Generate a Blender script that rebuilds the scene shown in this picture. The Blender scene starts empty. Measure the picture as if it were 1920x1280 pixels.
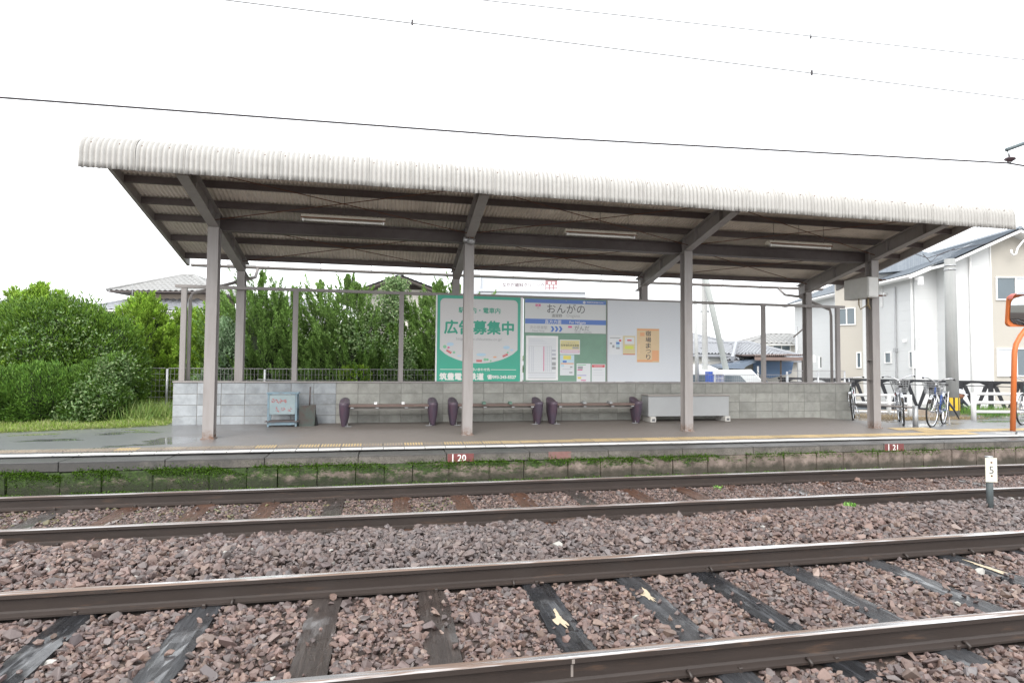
import bpy, bmesh, math, random
import numpy as np
from mathutils import Vector, Matrix
SC = bpy.context.scene
COL = SC.collection
random.seed(7); RNG = np.random.default_rng(11)
R = math.radians

# ---------------------------------------------------------------- camera
CAM_H = 1.506; FPX = 1129.24
YAW, PITCH, ROLL = 0.20799, 0.039814, 0.007729
_f = Vector((math.sin(YAW)*math.cos(PITCH), math.cos(YAW)*math.cos(PITCH), math.sin(PITCH)))
_r0 = Vector((math.cos(YAW), -math.sin(YAW), 0)); _u0 = _r0.cross(_f)
CR = _r0*math.cos(ROLL) + _u0*math.sin(ROLL); CU = _u0*math.cos(ROLL) - _r0*math.sin(ROLL); CF = _f
cam = bpy.data.objects.new('camera', bpy.data.cameras.new('camera')); COL.objects.link(cam)
cam.matrix_world = Matrix(((CR.x, CU.x, -CF.x, 0), (CR.y, CU.y, -CF.y, 0), (CR.z, CU.z, -CF.z, CAM_H), (0, 0, 0, 1)))
cam.data.sensor_width = 36; cam.data.lens = FPX/1920*36; cam.data.clip_end = 2000; cam.data.clip_start = 0.05
SC.camera = cam

# ---------------------------------------------------------------- sky and light
EXPO = 1.16
w = bpy.data.worlds.new('World'); SC.world = w; w.use_nodes = True
nt = w.node_tree; nt.nodes.clear()
sky = nt.nodes.new('ShaderNodeTexSky'); sky.sky_type = 'NISHITA'; sky.sun_disc = False
sky.sun_elevation = R(43); sky.sun_rotation = R(209); sky.dust_density = 4
hs = nt.nodes.new('ShaderNodeMixRGB'); hs.inputs[0].default_value = 0.88
hs.inputs[2].default_value = (10.6, 10.8, 11.0, 1)            # closed cloud cover
bg = nt.nodes.new('ShaderNodeBackground'); bg.inputs[1].default_value = 0.1
out = nt.nodes.new('ShaderNodeOutputWorld')
nt.links.new(sky.outputs[0], hs.inputs[1]); nt.links.new(hs.outputs[0], bg.inputs[0]); nt.links.new(bg.outputs[0], out.inputs[0])
sl = bpy.data.lights.new('sun', 'SUN'); sl.energy = 1.3; sl.angle = R(40); sl.color = (1, 0.97, 0.93)
sun = bpy.data.objects.new('sun', sl); COL.objects.link(sun)
sun.rotation_euler = Vector((0.34, 0.62, -0.70)).to_track_quat('-Z', 'Y').to_euler()
SC.view_settings.view_transform = 'Standard'; SC.view_settings.look = 'None'
SC.view_settings.exposure = EXPO; SC.view_settings.gamma = 1; SC.view_settings.use_curve_mapping = False

# ---------------------------------------------------------------- helpers
def ray(px, py): return CF*FPX + CR*(px-960) - CU*(py-640)
C0 = Vector((0, 0, CAM_H))
def atY(px, py, Y): d = ray(px, py); return C0 + d*(Y/d.y)
def atZ(px, py, Z): d = ray(px, py); return C0 + d*((Z-CAM_H)/d.z)
def atd(px, py, depth): return C0 + ray(px, py)*(depth/FPX)
def tag(o, label=None, cat=None, group=None, kind=None):
    if label: o['label'] = label
    if cat: o['category'] = cat
    if group: o['group'] = group
    if kind: o['kind'] = kind
    return o
def thing(name, label, cat, loc=(0, 0, 0), rz=0, group=None):
    o = bpy.data.objects.new(name, None); COL.objects.link(o); o.empty_display_size = .2
    o.location = loc; o.rotation_euler = (0, 0, rz); return tag(o, label, cat, group)
def kids(o): return [c for c in bpy.data.objects if c.parent == o]
def copy_tree(o, kidmap, parent=None):
    c = o.copy(); COL.objects.link(c)
    if parent: c.parent = parent
    for k in kidmap.get(o.name, ()): copy_tree(k, kidmap, c)
    return c
def kidmap_of(root):
    m = {}
    for o in bpy.data.objects:
        if o.parent: m.setdefault(o.parent.name, []).append(o)
    return m

class MB:
    def __init__(s): s.v = []; s.f = []; s.m = []; s.mi = 0
    def add(s, vs, fs):
        n = len(s.v); s.v += [tuple(v) for v in vs]
        for f in fs: s.f.append(tuple(i+n for i in f)); s.m.append(s.mi)
        return s
    def box(s, x0, x1, y0, y1, z0, z1, M=None):
        vs = [(x, y, z) for z in (z0, z1) for y in (y0, y1) for x in (x0, x1)]
        if M is not None: vs = [M @ Vector(v) for v in vs]
        return s.add(vs, [(0, 2, 3, 1), (4, 5, 7, 6), (0, 1, 5, 4), (2, 6, 7, 3), (0, 4, 6, 2), (1, 3, 7, 5)])
    def cbox(s, x0, x1, y0, y1, z0, z1, c=.004):          # box with chamfered edges
        X = (x0, x1); Y = (y0, y1); Z = (z0, z1); vs = []; idx = {}
        for i in (0, 1):
            for j in (0, 1):
                for k in (0, 1):
                    sx, sy, sz = (1, -1)[i]*c, (1, -1)[j]*c, (1, -1)[k]*c
                    for a, d in enumerate(((0, sy, sz), (sx, 0, sz), (sx, sy, 0))):
                        idx[(i, j, k, a)] = len(vs); vs.append((X[i]+d[0], Y[j]+d[1], Z[k]+d[2]))
        F = []
        for i in (0, 1):
            q = [idx[(i, 0, 0, 0)], idx[(i, 1, 0, 0)], idx[(i, 1, 1, 0)], idx[(i, 0, 1, 0)]]; F.append(q if i else q[::-1])
            q = [idx[(0, i, 0, 1)], idx[(0, i, 1, 1)], idx[(1, i, 1, 1)], idx[(1, i, 0, 1)]]; F.append(q if i else q[::-1])
            q = [idx[(0, 0, i, 2)], idx[(1, 0, i, 2)], idx[(1, 1, i, 2)], idx[(0, 1, i, 2)]]; F.append(q if i else q[::-1])
        for i in (0, 1):
            for j in (0, 1):
                F.append([idx[(i, j, 0, 0)], idx[(i, j, 1, 0)], idx[(i, j, 1, 1)], idx[(i, j, 0, 1)]])
                F.append([idx[(i, 0, j, 0)], idx[(i, 1, j, 0)], idx[(i, 1, j, 2)], idx[(i, 0, j, 2)]])
                F.append([idx[(0, i, j, 1)], idx[(1, i, j, 1)], idx[(1, i, j, 2)], idx[(0, i, j, 2)]])
                for k in (0, 1): F.append([idx[(i, j, k, 0)], idx[(i, j, k, 1)], idx[(i, j, k, 2)]])
        return s.add(vs, F)
    def tube(s, pts, r, n=8, cap=True, r1=None):
        pts = [Vector(p) for p in pts]; rings = []; up = None
        for i, p in enumerate(pts):
            d = (pts[min(i+1, len(pts)-1)] - pts[max(i-1, 0)]).normalized()
            if up is None: up = Vector((0, 0, 1)) if abs(d.z) < .9 else Vector((1, 0, 0))
            a = d.cross(up).normalized(); b = a.cross(d).normalized(); up = b
            rr = r if r1 is None else r+(r1-r)*i/(len(pts)-1)
            rings.append([p + (a*math.cos(2*math.pi*k/n) + b*math.sin(2*math.pi*k/n))*rr for k in range(n)])
        vs = [v for rg in rings for v in rg]; F = []
        for i in range(len(pts)-1):
            for k in range(n):
                k2 = (k+1) % n; F.append((i*n+k, i*n+k2, (i+1)*n+k2, (i+1)*n+k))
        if cap: F.append(tuple(range(n))[::-1]); F.append(tuple(range((len(pts)-1)*n, len(pts)*n)))
        return s.add(vs, F)
    def prism(s, poly, a, b, cap=True):                    # poly: list of 3D points, moved by vectors a and b
        a = Vector(a); b = Vector(b); n = len(poly); P = [Vector(p) for p in poly]
        F = [(i, (i+1) % n, (i+1) % n+n, i+n) for i in range(n)]
        if cap: F += [tuple(range(n))[::-1], tuple(range(n, 2*n))]
        return s.add([p+a for p in P]+[p+b for p in P], F)
    def torus(s, c, r, t, axis='y', n=28, k=6):
        vs = []; F = []
        for i in range(n):
            A = 2*math.pi*i/n
            for j in range(k):
                B = 2*math.pi*j/k; rr = r+t*math.cos(B); h = t*math.sin(B)
                vs.append((c[0]+rr*math.cos(A), c[1]+h, c[2]+rr*math.sin(A)))
        for i in range(n):
            for j in range(k):
                F.append((i*k+j, ((i+1) % n)*k+j, ((i+1) % n)*k+(j+1) % k, i*k+(j+1) % k))
        return s.add(vs, F)
    def mesh(s, name, mats, smooth=False):
        me = bpy.data.meshes.new(name); me.from_pydata(s.v, [], s.f); me.update()
        for m in (mats if isinstance(mats, (list, tuple)) else [mats]): me.materials.append(m)
        if any(s.m): me.polygons.foreach_set('material_index', s.m)
        bm = bmesh.new(); bm.from_mesh(me); bmesh.ops.recalc_face_normals(bm, faces=bm.faces); bm.to_mesh(me); bm.free()
        if smooth: me.polygons.foreach_set('use_smooth', [True]*len(me.polygons))
        return me
    def build(s, name, mats, parent=None, smooth=False):
        return link(name, s.mesh(name, mats, smooth), parent)
def link(name, me, parent=None, loc=None, rz=None):
    o = bpy.data.objects.new(name, me); COL.objects.link(o)
    if parent: o.parent = parent
    if loc is not None: o.location = loc
    if rz is not None: o.rotation_euler = (0, 0, rz)
    return o
def np_mesh(name, V, F, mat, parent=None, col=None, smooth=False, link_it=True):
    V = np.asarray(V, np.float32); F = np.asarray(F, np.int32); k = F.shape[1]
    me = bpy.data.meshes.new(name); me.vertices.add(len(V)); me.vertices.foreach_set('co', V.ravel())
    me.loops.add(F.size); me.loops.foreach_set('vertex_index', F.ravel())
    me.polygons.add(len(F)); me.polygons.foreach_set('loop_start', np.arange(len(F), dtype=np.int32)*k)
    me.polygons.foreach_set('use_smooth', np.full(len(F), smooth))
    if col is not None:
        a = me.attributes.new('tint', 'FLOAT_COLOR', 'POINT')
        c4 = np.ones((len(V), 4), np.float32); c4[:, :3] = col; a.data.foreach_set('color', c4.ravel())
    me.update(calc_edges=True)
    me.materials.append(mat)
    return link(name, me, parent) if link_it else me

# ---------------------------------------------------------------- materials
class Nodes:
    def __init__(s, name):
        s.m = bpy.data.materials.new(name); s.m.use_nodes = True; s.t = s.m.node_tree; s.t.nodes.clear()
        s.o = s.t.nodes.new('ShaderNodeOutputMaterial'); s.b = s.t.nodes.new('ShaderNodeBsdfPrincipled'); s.t.links.new(s.b.outputs[0], s.o.inputs[0])
    def n(s, t, **k):
        x = s.t.nodes.new(t)
        for a, b in k.items(): setattr(x, a, b)
        return x
    def l(s, a, b): s.t.links.new(a, b)
    def pos(s, obj=False, scale=(1, 1, 1)):
        g = s.n('ShaderNodeTexCoord').outputs['Object'] if obj else s.n('ShaderNodeNewGeometry').outputs['Position']
        m = s.n('ShaderNodeMapping'); m.inputs['Scale'].default_value = scale; s.l(g, m.inputs[0]); return m.outputs[0]
    def noise(s, vec, scale, detail=4, rough=.6):
        x = s.n('ShaderNodeTexNoise'); x.inputs['Scale'].default_value = scale; x.inputs['Detail'].default_value = detail
        x.inputs['Roughness'].default_value = rough; s.l(vec, x.inputs['Vector']); return x.outputs[0]
    def ramp(s, fac, stops):
        x = s.n('ShaderNodeValToRGB'); e = x.color_ramp.elements
        while len(e) < len(stops): e.new(.5)
        for i, (p, c) in enumerate(stops):
            e[i].position = p; e[i].color = (c, c, c, 1) if isinstance(c, (int, float)) else (*c, 1)
        s.l(fac, x.inputs[0]); return x.outputs[0]
    def coat(s, wgt, rough=.08):
        for k, v in (('Coat Weight', wgt), ('Coat Roughness', rough)):
            if hasattr(v, 'links'): s.l(v, s.b.inputs[k])
            else: s.b.inputs[k].default_value = v
    def mix(s, fac, a, b, mode='MIX'):
        x = s.n('ShaderNodeMixRGB', blend_type=mode)
        for i, v in enumerate((fac, a, b)):
            if hasattr(v, 'links'): s.l(v, x.inputs[i])
            elif i == 0: x.inputs[0].default_value = v
            else: x.inputs[i].default_value = (*v, 1) if isinstance(v, tuple) else (v, v, v, 1)
        return x.outputs[0]
    def math(s, op, a, b=0, c=None):
        x = s.n('ShaderNodeMath', operation=op)
        for i, v in enumerate((a, b, c)):
            if v is None: continue
            if hasattr(v, 'links'): s.l(v, x.inputs[i])
            else: x.inputs[i].default_value = v
        return x.outputs[0]
    def sep(s, vec): x = s.n('ShaderNodeSeparateXYZ'); s.l(vec, x.inputs[0]); return x.outputs
    def bump(s, h, strength=.3, dist=.01):
        x = s.n('ShaderNodeBump'); x.inputs['Strength'].default_value = strength; x.inputs['Distance'].default_value = dist
        s.l(h, x.inputs['Height']); s.l(x.outputs[0], s.b.inputs['Normal'])
    def set(s, color=None, rough=None, metal=None, spec=None):
        for k, v in (('Base Color', color), ('Roughness', rough), ('Metallic', metal), ('Specular IOR Level', spec)):
            if v is None: continue
            if hasattr(v, 'links'): s.l(v, s.b.inputs[k])
            else: s.b.inputs[k].default_value = (*v, 1) if isinstance(v, tuple) else v
        return s.m
def mul(c, k): return tuple(min(1, x*k) for x in c)
def plain(name, c, rough=.5, metal=0, var=.12, scale=6, bump=.0, obj=False, bscale=80, dirt=0, dirtc=(.06, .045, .03), dscale=2.5, spec=None, rnd=0):
    N = Nodes(name); p = N.pos(obj); n1 = N.noise(p, scale, 5)
    col = N.mix(n1, mul(c, 1-var), mul(c, 1+var))
    if dirt:
        d = N.ramp(N.noise(p, dscale, 8, .7), [(.45, 0), (.75, 1)]); col = N.mix(N.math('MULTIPLY', d, dirt), col, dirtc)
    if rnd:
        oi = N.n('ShaderNodeObjectInfo').outputs['Random']; k = N.math('MULTIPLY_ADD', oi, 2*rnd, 1-rnd)
        cc = N.n('ShaderNodeCombineXYZ'); [N.l(k, cc.inputs[i]) for i in range(3)]; col = N.mix(1, col, cc.outputs[0], 'MULTIPLY')
    rr = N.math('MULTIPLY_ADD', n1, .2, rough-.1)
    if bump: N.bump(N.noise(p, bscale, 4), bump, .01)
    return N.set(col, rr, metal, spec)
def streaked(name, c, stain, rough=.7, amt=.6, sx=18, sz=1.2, rnd=0, bump=.1, bscale=60, feet=False):   # vertical weather streaks
    N = Nodes(name); p = N.pos(scale=(sx, sx, sz)); p2 = N.pos()
    n1 = N.ramp(N.noise(p, 1, 6, .65), [(.42, 0), (.72, 1)]); n2 = N.noise(p2, 3, 6)
    col = N.mix(n2, mul(c, .88), mul(c, 1.1)); col = N.mix(N.math('MULTIPLY', n1, amt), col, stain)
    if rnd:
        oi = N.n('ShaderNodeObjectInfo').outputs['Random']; k = N.math('MULTIPLY_ADD', oi, 2*rnd, 1-rnd)
        cc = N.n('ShaderNodeCombineXYZ'); [N.l(k, cc.inputs[i]) for i in range(3)]; col = N.mix(1, col, cc.outputs[0], 'MULTIPLY')
    if feet:
        Z = N.sep(p2)[2]; f = N.math('MULTIPLY', N.ramp(Z, [(.36, 1), (.50, 0)]), N.ramp(N.noise(p2, 16, 6, .7), [(.38, 0), (.62, 1)])); col = N.mix(f, col, (.15, .075, .04))
    N.bump(N.noise(p2, bscale, 4), bump, .01)
    return N.set(col, rough)
def leafmat(name, base=(1, 1, 1), rough=.45, trans=.25):
    N = Nodes(name); a = N.n('ShaderNodeAttribute', attribute_name='tint').outputs['Color']
    N.set(None, rough, 0, .4); col = N.mix(1, a, base, 'MULTIPLY'); N.l(col, N.b.inputs['Base Color'])
    tr = N.n('ShaderNodeBsdfTranslucent'); N.l(col, tr.inputs[0]); ms = N.n('ShaderNodeMixShader'); ms.inputs[0].default_value = trans
    N.l(N.b.outputs[0], ms.inputs[1]); N.l(tr.outputs[0], ms.inputs[2]); N.l(ms.outputs[0], N.o.inputs[0]); return N.m
M = {}
M['paint'] = streaked('grey_pink_paint', (.300, .280, .272), (.14, .11, .09), .5, .25, 14, 1.5, bump=.03, feet=True)
M['paint_dark_shaded'] = streaked('weathered_shaded_paint', (.12, .10, .098), (.06, .045, .04), .6, .5, 6, 6, bump=.05)  # post paint with under-roof shade put into the colour; also other dark parts
M['rust'] = plain('rust', (.13, .06, .035), .75, var=.4, bump=.2)
M['sheet'] = None
M['white'] = plain('white_paint', (.78, .78, .77), .45, dirt=.15, var=.03)
M['steel'] = plain('galvanised', (.42, .43, .44), .4, .6, dirt=.2)
M['black'] = plain('black_plastic', (.02, .02, .022), .45)
M['rubber'] = plain('rubber', (.02, .02, .02), .7)
M['chrome'] = plain('chrome', (.65, .66, .68), .18, 1.0, var=.03)
M['glass'] = plain('window_glass', (.10, .13, .15), .08, 0, var=.2, scale=.8, spec=.8)
M['curtain'] = plain('curtained_glass', (.5, .53, .56), .15, 0, var=.15, scale=2, spec=.7)
# ------------- roof sheet
N = Nodes('slate_sheet'); p = N.pos(scale=(22, 1.2, 1.2)); p2 = N.pos(); po = N.pos(obj=True); OX, OY, OZ = N.sep(po)
a = N.ramp(N.noise(p, 1, 7, .7), [(.5, 0), (.78, 1)]); b = N.ramp(N.noise(p2, 3.5, 6, .7), [(.42, 0), (.7, 1)])
gr = N.ramp(N.math('FRACT', N.math('ADD', N.math('DIVIDE', OX, .0635), .317)), [(.0, 1), (.22, 0), (.80, 0), (1, 1)])      # darker colour along the grooves
c = N.mix(N.noise(p2, 14, 4), (.36, .352, .335), (.50, .49, .47)); c = N.mix(N.math('MULTIPLY', N.math('MULTIPLY', a, b), .8), c, (.10, .09, .075))
c = N.mix(N.math('MULTIPLY', gr, N.math('MULTIPLY_ADD', N.noise(p2, 2.2, 6, .7), 1.5, -.25)), c, (.13, .12, .105))
N.bump(N.noise(p2, 90, 4), .15, .006); M['sheet'] = N.set(c, .75)
M['soffit'] = plain('slate_underside', (.74, .68, .60), .8, var=.18, scale=4, bump=.1, dirt=.35, dirtc=(.14, .11, .09), dscale=1.4)
# ------------- asphalt: wet outside the roof, drier below
N = Nodes('asphalt'); p = N.pos(); X, Y, Z = N.sep(p)
n1 = N.noise(p, 1.1, 6, .6); n2 = N.noise(p, 260, 2); n3 = N.noise(p, 7, 5)
warm = N.mix(n3, (.18, .158, .142), (.245, .215, .193)); sky_sheen = N.mix(n3, (.165, .175, .19), (.235, .245, .262))  # second mix: bluish sky reflection on wet floor put into the colour
wx = N.n('ShaderNodeMapRange'); N.l(N.math('ADD', X, N.math('MULTIPLY', n1, 3.0)), wx.inputs[0]); [setattr(wx.inputs[i], 'default_value', v) for i, v in ((1, -2.2), (2, .4), (3, 1), (4, 0))]
wy = N.n('ShaderNodeMapRange'); N.l(N.math('ADD', Y, N.math('MULTIPLY', n1, -1.2)), wy.inputs[0]); [setattr(wy.inputs[i], 'default_value', v) for i, v in ((1, 8.3), (2, 8.9), (3, 1), (4, 0))]
wr = N.n('ShaderNodeMapRange'); N.l(X, wr.inputs[0]); [setattr(wr.inputs[i], 'default_value', v) for i, v in ((1, 9.6), (2, 11), (3, 0), (4, 1))]
wet = N.math('MAXIMUM', N.math('MAXIMUM', wx.outputs[0], N.math('MULTIPLY', wy.outputs[0], .7)), wr.outputs[0])
col = N.mix(wet, warm, sky_sheen); col = N.mix(N.ramp(n2, [(.35, .5), (.7, 0)]), col, (.05, .046, .043))
pud = N.ramp(N.noise(N.pos(scale=(.6, 1.6, 1)), 1.7, 4, .5), [(.50, 0), (.56, 1)])
rgh = N.mix(N.math('MULTIPLY', wet, .9), .58, N.mix(pud, .30, .04)); rgh = N.mix(N.math('MULTIPLY', wr.outputs[0], .6), rgh, .5)
N.bump(N.math('MULTIPLY', n2, N.math('SUBTRACT', 1.05, wet)), .25, .004); N.coat(N.math('MULTIPLY', wet, N.mix(pud, .35, 1.0)), N.mix(pud, .25, .03)); M['asphalt'] = N.set(col, rgh)
# ------------- coping concrete
N = Nodes('coping_concrete'); p = N.pos(); X, Y, Z = N.sep(p); n = N.noise(p, 5, 8, .7); n2 = N.noise(p, 70, 4)
c = N.mix(N.ramp(n, [(.35, 0), (.65, 1)]), (.075, .068, .058), (.20, .182, .158)); c = N.mix(N.ramp(n2, [(.34, .75), (.56, 0)]), c, (.05, .045, .04))
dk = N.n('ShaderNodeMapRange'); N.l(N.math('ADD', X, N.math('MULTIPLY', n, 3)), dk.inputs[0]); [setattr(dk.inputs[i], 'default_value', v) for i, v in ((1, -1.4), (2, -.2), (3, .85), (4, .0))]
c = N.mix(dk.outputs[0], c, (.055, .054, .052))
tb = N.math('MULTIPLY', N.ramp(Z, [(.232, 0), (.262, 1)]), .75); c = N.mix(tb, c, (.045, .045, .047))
N.bump(n2, .5, .008); M['coping'] = N.set(c, N.mix(tb, .7, .22))
# ------------- masonry below with moss
N = Nodes('mossy_masonry'); p = N.pos(); X, Y, Z = N.sep(p); n = N.noise(p, 4, 8, .7); n2 = N.noise(p, 60, 4)
c = N.mix(N.ramp(n, [(.35, 0), (.65, 1)]), (.085, .065, .052), (.27, .215, .185))
mx = N.n('ShaderNodeMapRange'); N.l(X, mx.inputs[0]); [setattr(mx.inputs[i], 'default_value', v) for i, v in ((1, -5), (2, 9), (3, .20), (4, -.12))]
zb_ = N.math('MULTIPLY', N.ramp(N.math('ABSOLUTE', N.math('ADD', Z, .01)), [(.03, 0), (.13, 1)]), .10)
ms = N.ramp(N.math('ADD', N.math('ADD', N.noise(N.pos(scale=(1, 1, 2.2)), 4.5, 10, .78), mx.outputs[0]), zb_), [(.54, 0), (.64, 1)])
c = N.mix(ms, c, N.mix(N.ramp(N.noise(p, 22, 8, .8), [(.38, 0), (.62, 1)]), (.014, .018, .008), (.045, .088, .012))); c = N.mix(N.math('MULTIPLY', N.ramp(N.math('ADD', N.math('MULTIPLY', Z, 4.0), N.math('MULTIPLY', n, .9)), [(.25, 1), (.62, 0)]), .75), c, (.022, .024, .013)); N.bump(n2, .6, .012); M['masonry'] = N.set(c, .8)
# ------------- blocks
def blockmat(name, c1, c2, stain):
    N = Nodes(name); oi = N.n('ShaderNodeObjectInfo').outputs['Random']; p = N.pos(); n = N.noise(p, 5, 8, .7)
    v = N.n('ShaderNodeCombineXYZ'); N.l(N.math('MULTIPLY', oi, 40), v.inputs[0]); sh = N.n('ShaderNodeVectorMath', operation='ADD'); N.l(p, sh.inputs[0]); N.l(v.outputs[0], sh.inputs[1])
    nb = N.noise(sh.outputs[0], 4.5, 6, .65)
    c = N.mix(N.ramp(nb, [(.3, 0), (.7, 1)]), c1, c2); c = N.mix(N.math('MULTIPLY', N.ramp(n, [(.5, 0), (.75, 1)]), .55), c, stain)
    k = N.math('MULTIPLY_ADD', oi, .22, .89); cc = N.n('ShaderNodeCombineXYZ'); [N.l(k, cc.inputs[i]) for i in range(3)]; c = N.mix(1, c, cc.outputs[0], 'MULTIPLY')
    N.bump(N.noise(p, 120, 4), .35, .005); return N.set(c, .85)
M['block_new'] = blockmat('pale_blue_block', (.245, .262, .275), (.40, .425, .445), (.19, .19, .185))
M['block_old'] = blockmat('old_block', (.25, .25, .228), (.36, .36, .33), (.15, .145, .13))
M['mortar'] = plain('mortar', (.22, .215, .20), .9, bump=.3)
# ------------- rails, sleepers, stones
N = Nodes('rusty_rail'); p = N.pos(scale=(.8, 6, 6)); c = N.mix(N.noise(p, 3, 7, .7), (.026, .020, .0175), (.052, .040, .035)); 
c = N.mix(N.ramp(N.noise(N.pos(scale=(1, 8, 8)), 2.2, 7, .7), [(.58, 0), (.68, .6)]), c, (.10, .062, .042)); N.bump(N.noise(N.pos(), 120, 3), .2, .003)
M['rail'] = N.set(c, .42, 0, .5)
N = Nodes('rail_tread'); p = N.pos(scale=(.35, 14, 1)); k = N.ramp(N.noise(p, 2.2, 5, .6), [(.44, 0), (.54, 1)])
M['tread'] = N.set(N.mix(k, (.62, .62, .63), (.16, .11, .085)), N.mix(k, .14, .38), N.mix(k, .75, .1))
N = Nodes('dull_tread'); p = N.pos(scale=(.5, 10, 1)); k = N.ramp(N.noise(p, 2.2, 5, .6), [(.4, 0), (.6, 1)])
M['tread2'] = N.set(N.mix(k, (.50, .49, .49), (.14, .10, .085)), N.mix(k, .2, .4), N.mix(k, .6, .1))
def sleepermat(name, c1, c2, rough, bd=.012):
    N = Nodes(name); p = N.pos(scale=(46, 2.6, 10)); n = N.noise(p, 1, 7, .75); c = N.mix(N.ramp(n, [(.3, 0), (.7, 1)]), c1, c2)
    n2 = N.noise(N.pos(), 3, 4); N.bump(N.ramp(n, [(.25, 0), (.55, 1)]), .9, bd)
    N.coat(N.ramp(N.noise(N.pos(scale=(3, 1, 1)), 1.6, 5, .6), [(.46, 0), (.58, .9)]), .10)
    return N.set(c, N.mix(N.ramp(n2, [(.4, 0), (.6, 1)]), rough, rough+.3))
M['sleeper_tar'] = sleepermat('tarred_sleeper', (.004, .005, .007), (.038, .040, .046), .22, .03)
M['sleeper_grey'] = sleepermat('grey_sleeper', (.025, .026, .029), (.055, .057, .062), .16, .008)
M['sleeper_brown'] = sleepermat('brown_sleeper', (.025, .019, .017), (.060, .047, .041), .20, .006)
M['sleeper_rust'] = sleepermat('rusty_sleeper', (.045, .020, .012), (.115, .055, .033), .28, .005)
M['wood'] = plain('bare_wood', (.46, .38, .27), .6, var=.25, scale=30, bump=.5)
N = Nodes('stone'); a = N.n('ShaderNodeAttribute', attribute_name='tint').outputs['Color']; p = N.pos(); c = N.mix(N.noise(p, 45, 4), a, N.mix(1, a, .62, 'MULTIPLY'))
N.bump(N.noise(p, 150, 3), .3, .003); M['stone'] = N.set(c, .42)
def stone1(name, c): return plain(name, c, .5, var=.3, scale=40, bump=.3, bscale=150)
M['bed'] = plain('ballast_bed_dirt', (.05, .036, .030), .95, var=.5, scale=30, bump=.8, bscale=40)
M['dirt'] = plain('dirt', (.14, .115, .09), .9, var=.3, scale=6, bump=.5, dirt=.6, dirtc=(.05, .09, .02), dscale=3)
M['leaf'] = leafmat('leaf'); M['conifer'] = leafmat('conifer', trans=.15, rough=.6)
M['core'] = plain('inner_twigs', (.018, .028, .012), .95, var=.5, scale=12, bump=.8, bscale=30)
M['bark'] = plain('bark', (.12, .085, .06), .9, var=.4, bump=.7, bscale=50)
M['grass'] = leafmat('grass', trans=.3)
M['tile_grit'] = plain('worn_tile_base', (.20, .17, .15), .4, var=.2, scale=20)
M['yellow'] = plain('tactile_yellow', (.52, .39, .20), .5, var=.15, scale=9, dirt=.35, dirtc=(.2, .16, .12), dscale=5, rnd=.12)
M['yellow_worn'] = plain('tactile_worn', (.34, .28, .21), .5, var=.3, scale=9, dirt=.6, dirtc=(.16, .14, .12), dscale=6, rnd=.2)
M['line'] = plain('white_line', (.80, .79, .76), .55, var=.06, dirt=.25, dirtc=(.3, .28, .24), dscale=9, rnd=.06)
M['red_paint'] = plain('dark_red_paint', (.17, .045, .045), .6, var=.3, scale=20, dirt=.45, dirtc=(.15, .10, .085), dscale=9)
M['red_faded'] = plain('faded_red_paint', (.20, .10, .09), .7, var=.3, scale=20, dirt=.8, dirtc=(.17, .145, .125), dscale=12)

# ================================================================ SETTING
def plane_poly(name, pts, mat, z=None, kind='structure'):
    mb = MB(); mb.add([(p[0], p[1], p[2] if z is None else z) for p in pts], [tuple(range(len(pts)))])
    o = mb.build(name, mat); o['kind'] = kind; return o
M['field'] = plain('far_ground', (.13, .125, .11), .9, var=.25, scale=.3, bump=.2, bscale=5)
plane_poly('ground', [(-700, -60), (900, -60), (900, 900), (-700, 900)], M['field'], -.45)
# ballast bed as a height profile along the tracks
PROF = [(-3, -.16), (2.6, -.16), (3.0, -.185), (4.7, -.185), (4.95, -.15), (5.35, -.105), (5.75, -.115), (6.1, -.15), (6.25, -.165), (7.85, -.165), (8.05, -.175), (8.62, -.15)]
py, pz = [a for a, b in PROF], [b for a, b in PROF]
def bedz(Y): return np.interp(Y, py, pz)
mb = MB(); xs = np.linspace(-60, 90, 61)
for i, x in enumerate(xs): mb.v += [(x, y, z) for y, z in PROF]
k = len(PROF)
for i in range(60):
    for j in range(k-1): mb.f.append((i*k+j, (i+1)*k+j, (i+1)*k+j+1, i*k+j+1)); mb.m.append(0)
ballast = mb.build('ballast_bed', M['bed']); ballast['kind'] = 'structure'

# ---------------- platform
def flz(x, y):
    s = .27 + .044*(max(y, 8.5)-8.5)
    r = .27 + .044*(min(max(y, 8.5), 10.0)-8.5)
    t = min(max((x-9.3)/1.2, 0), 1); return s*(1-t)+r*t
platform = None
mb = MB(); XS = [-40, -20, -12, -8, -6, -4, -2, 0, 2, 4, 6, 8, 9.3, 9.7, 10.1, 10.5, 12, 16, 24, 60]; YS = [8.88, 9.2, 9.6, 10.0, 10.6, 11.2, 11.8, 12.4]
for x in XS:
    for y in YS: mb.v.append((x, y, flz(x, y)))
k = len(YS)
for i in range(len(XS)-1):
    for j in range(k-1):
        if XS[i] < -6 and YS[j] > 11: continue
        mb.f.append((i*k+j, (i+1)*k+j, (i+1)*k+j+1, i*k+j+1)); mb.m.append(0)
platform = mb.build('platform', M['asphalt']); platform['kind'] = 'structure'
# right hand lane carries on behind the shelter end
lane = plane_poly('lane', [(10.4, 12.4, .336), (60, 12.4, .336), (60, 12.6, .336), (18, 12.8, .336), (13.5, 14.0, .336), (10.4, 14.2, .336)], M['asphalt'])
rear = plane_poly('rear_ground', [(-60, 12.4, .30), (10.4, 12.4, .30), (10.4, 14.2, .30), (3.6, 15.0, .30), (3.6, 20, .30), (-60, 20, .30)], plain('gravel_yard', (.2, .19, .17), .9, var=.3, scale=3, bump=.4))
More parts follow.
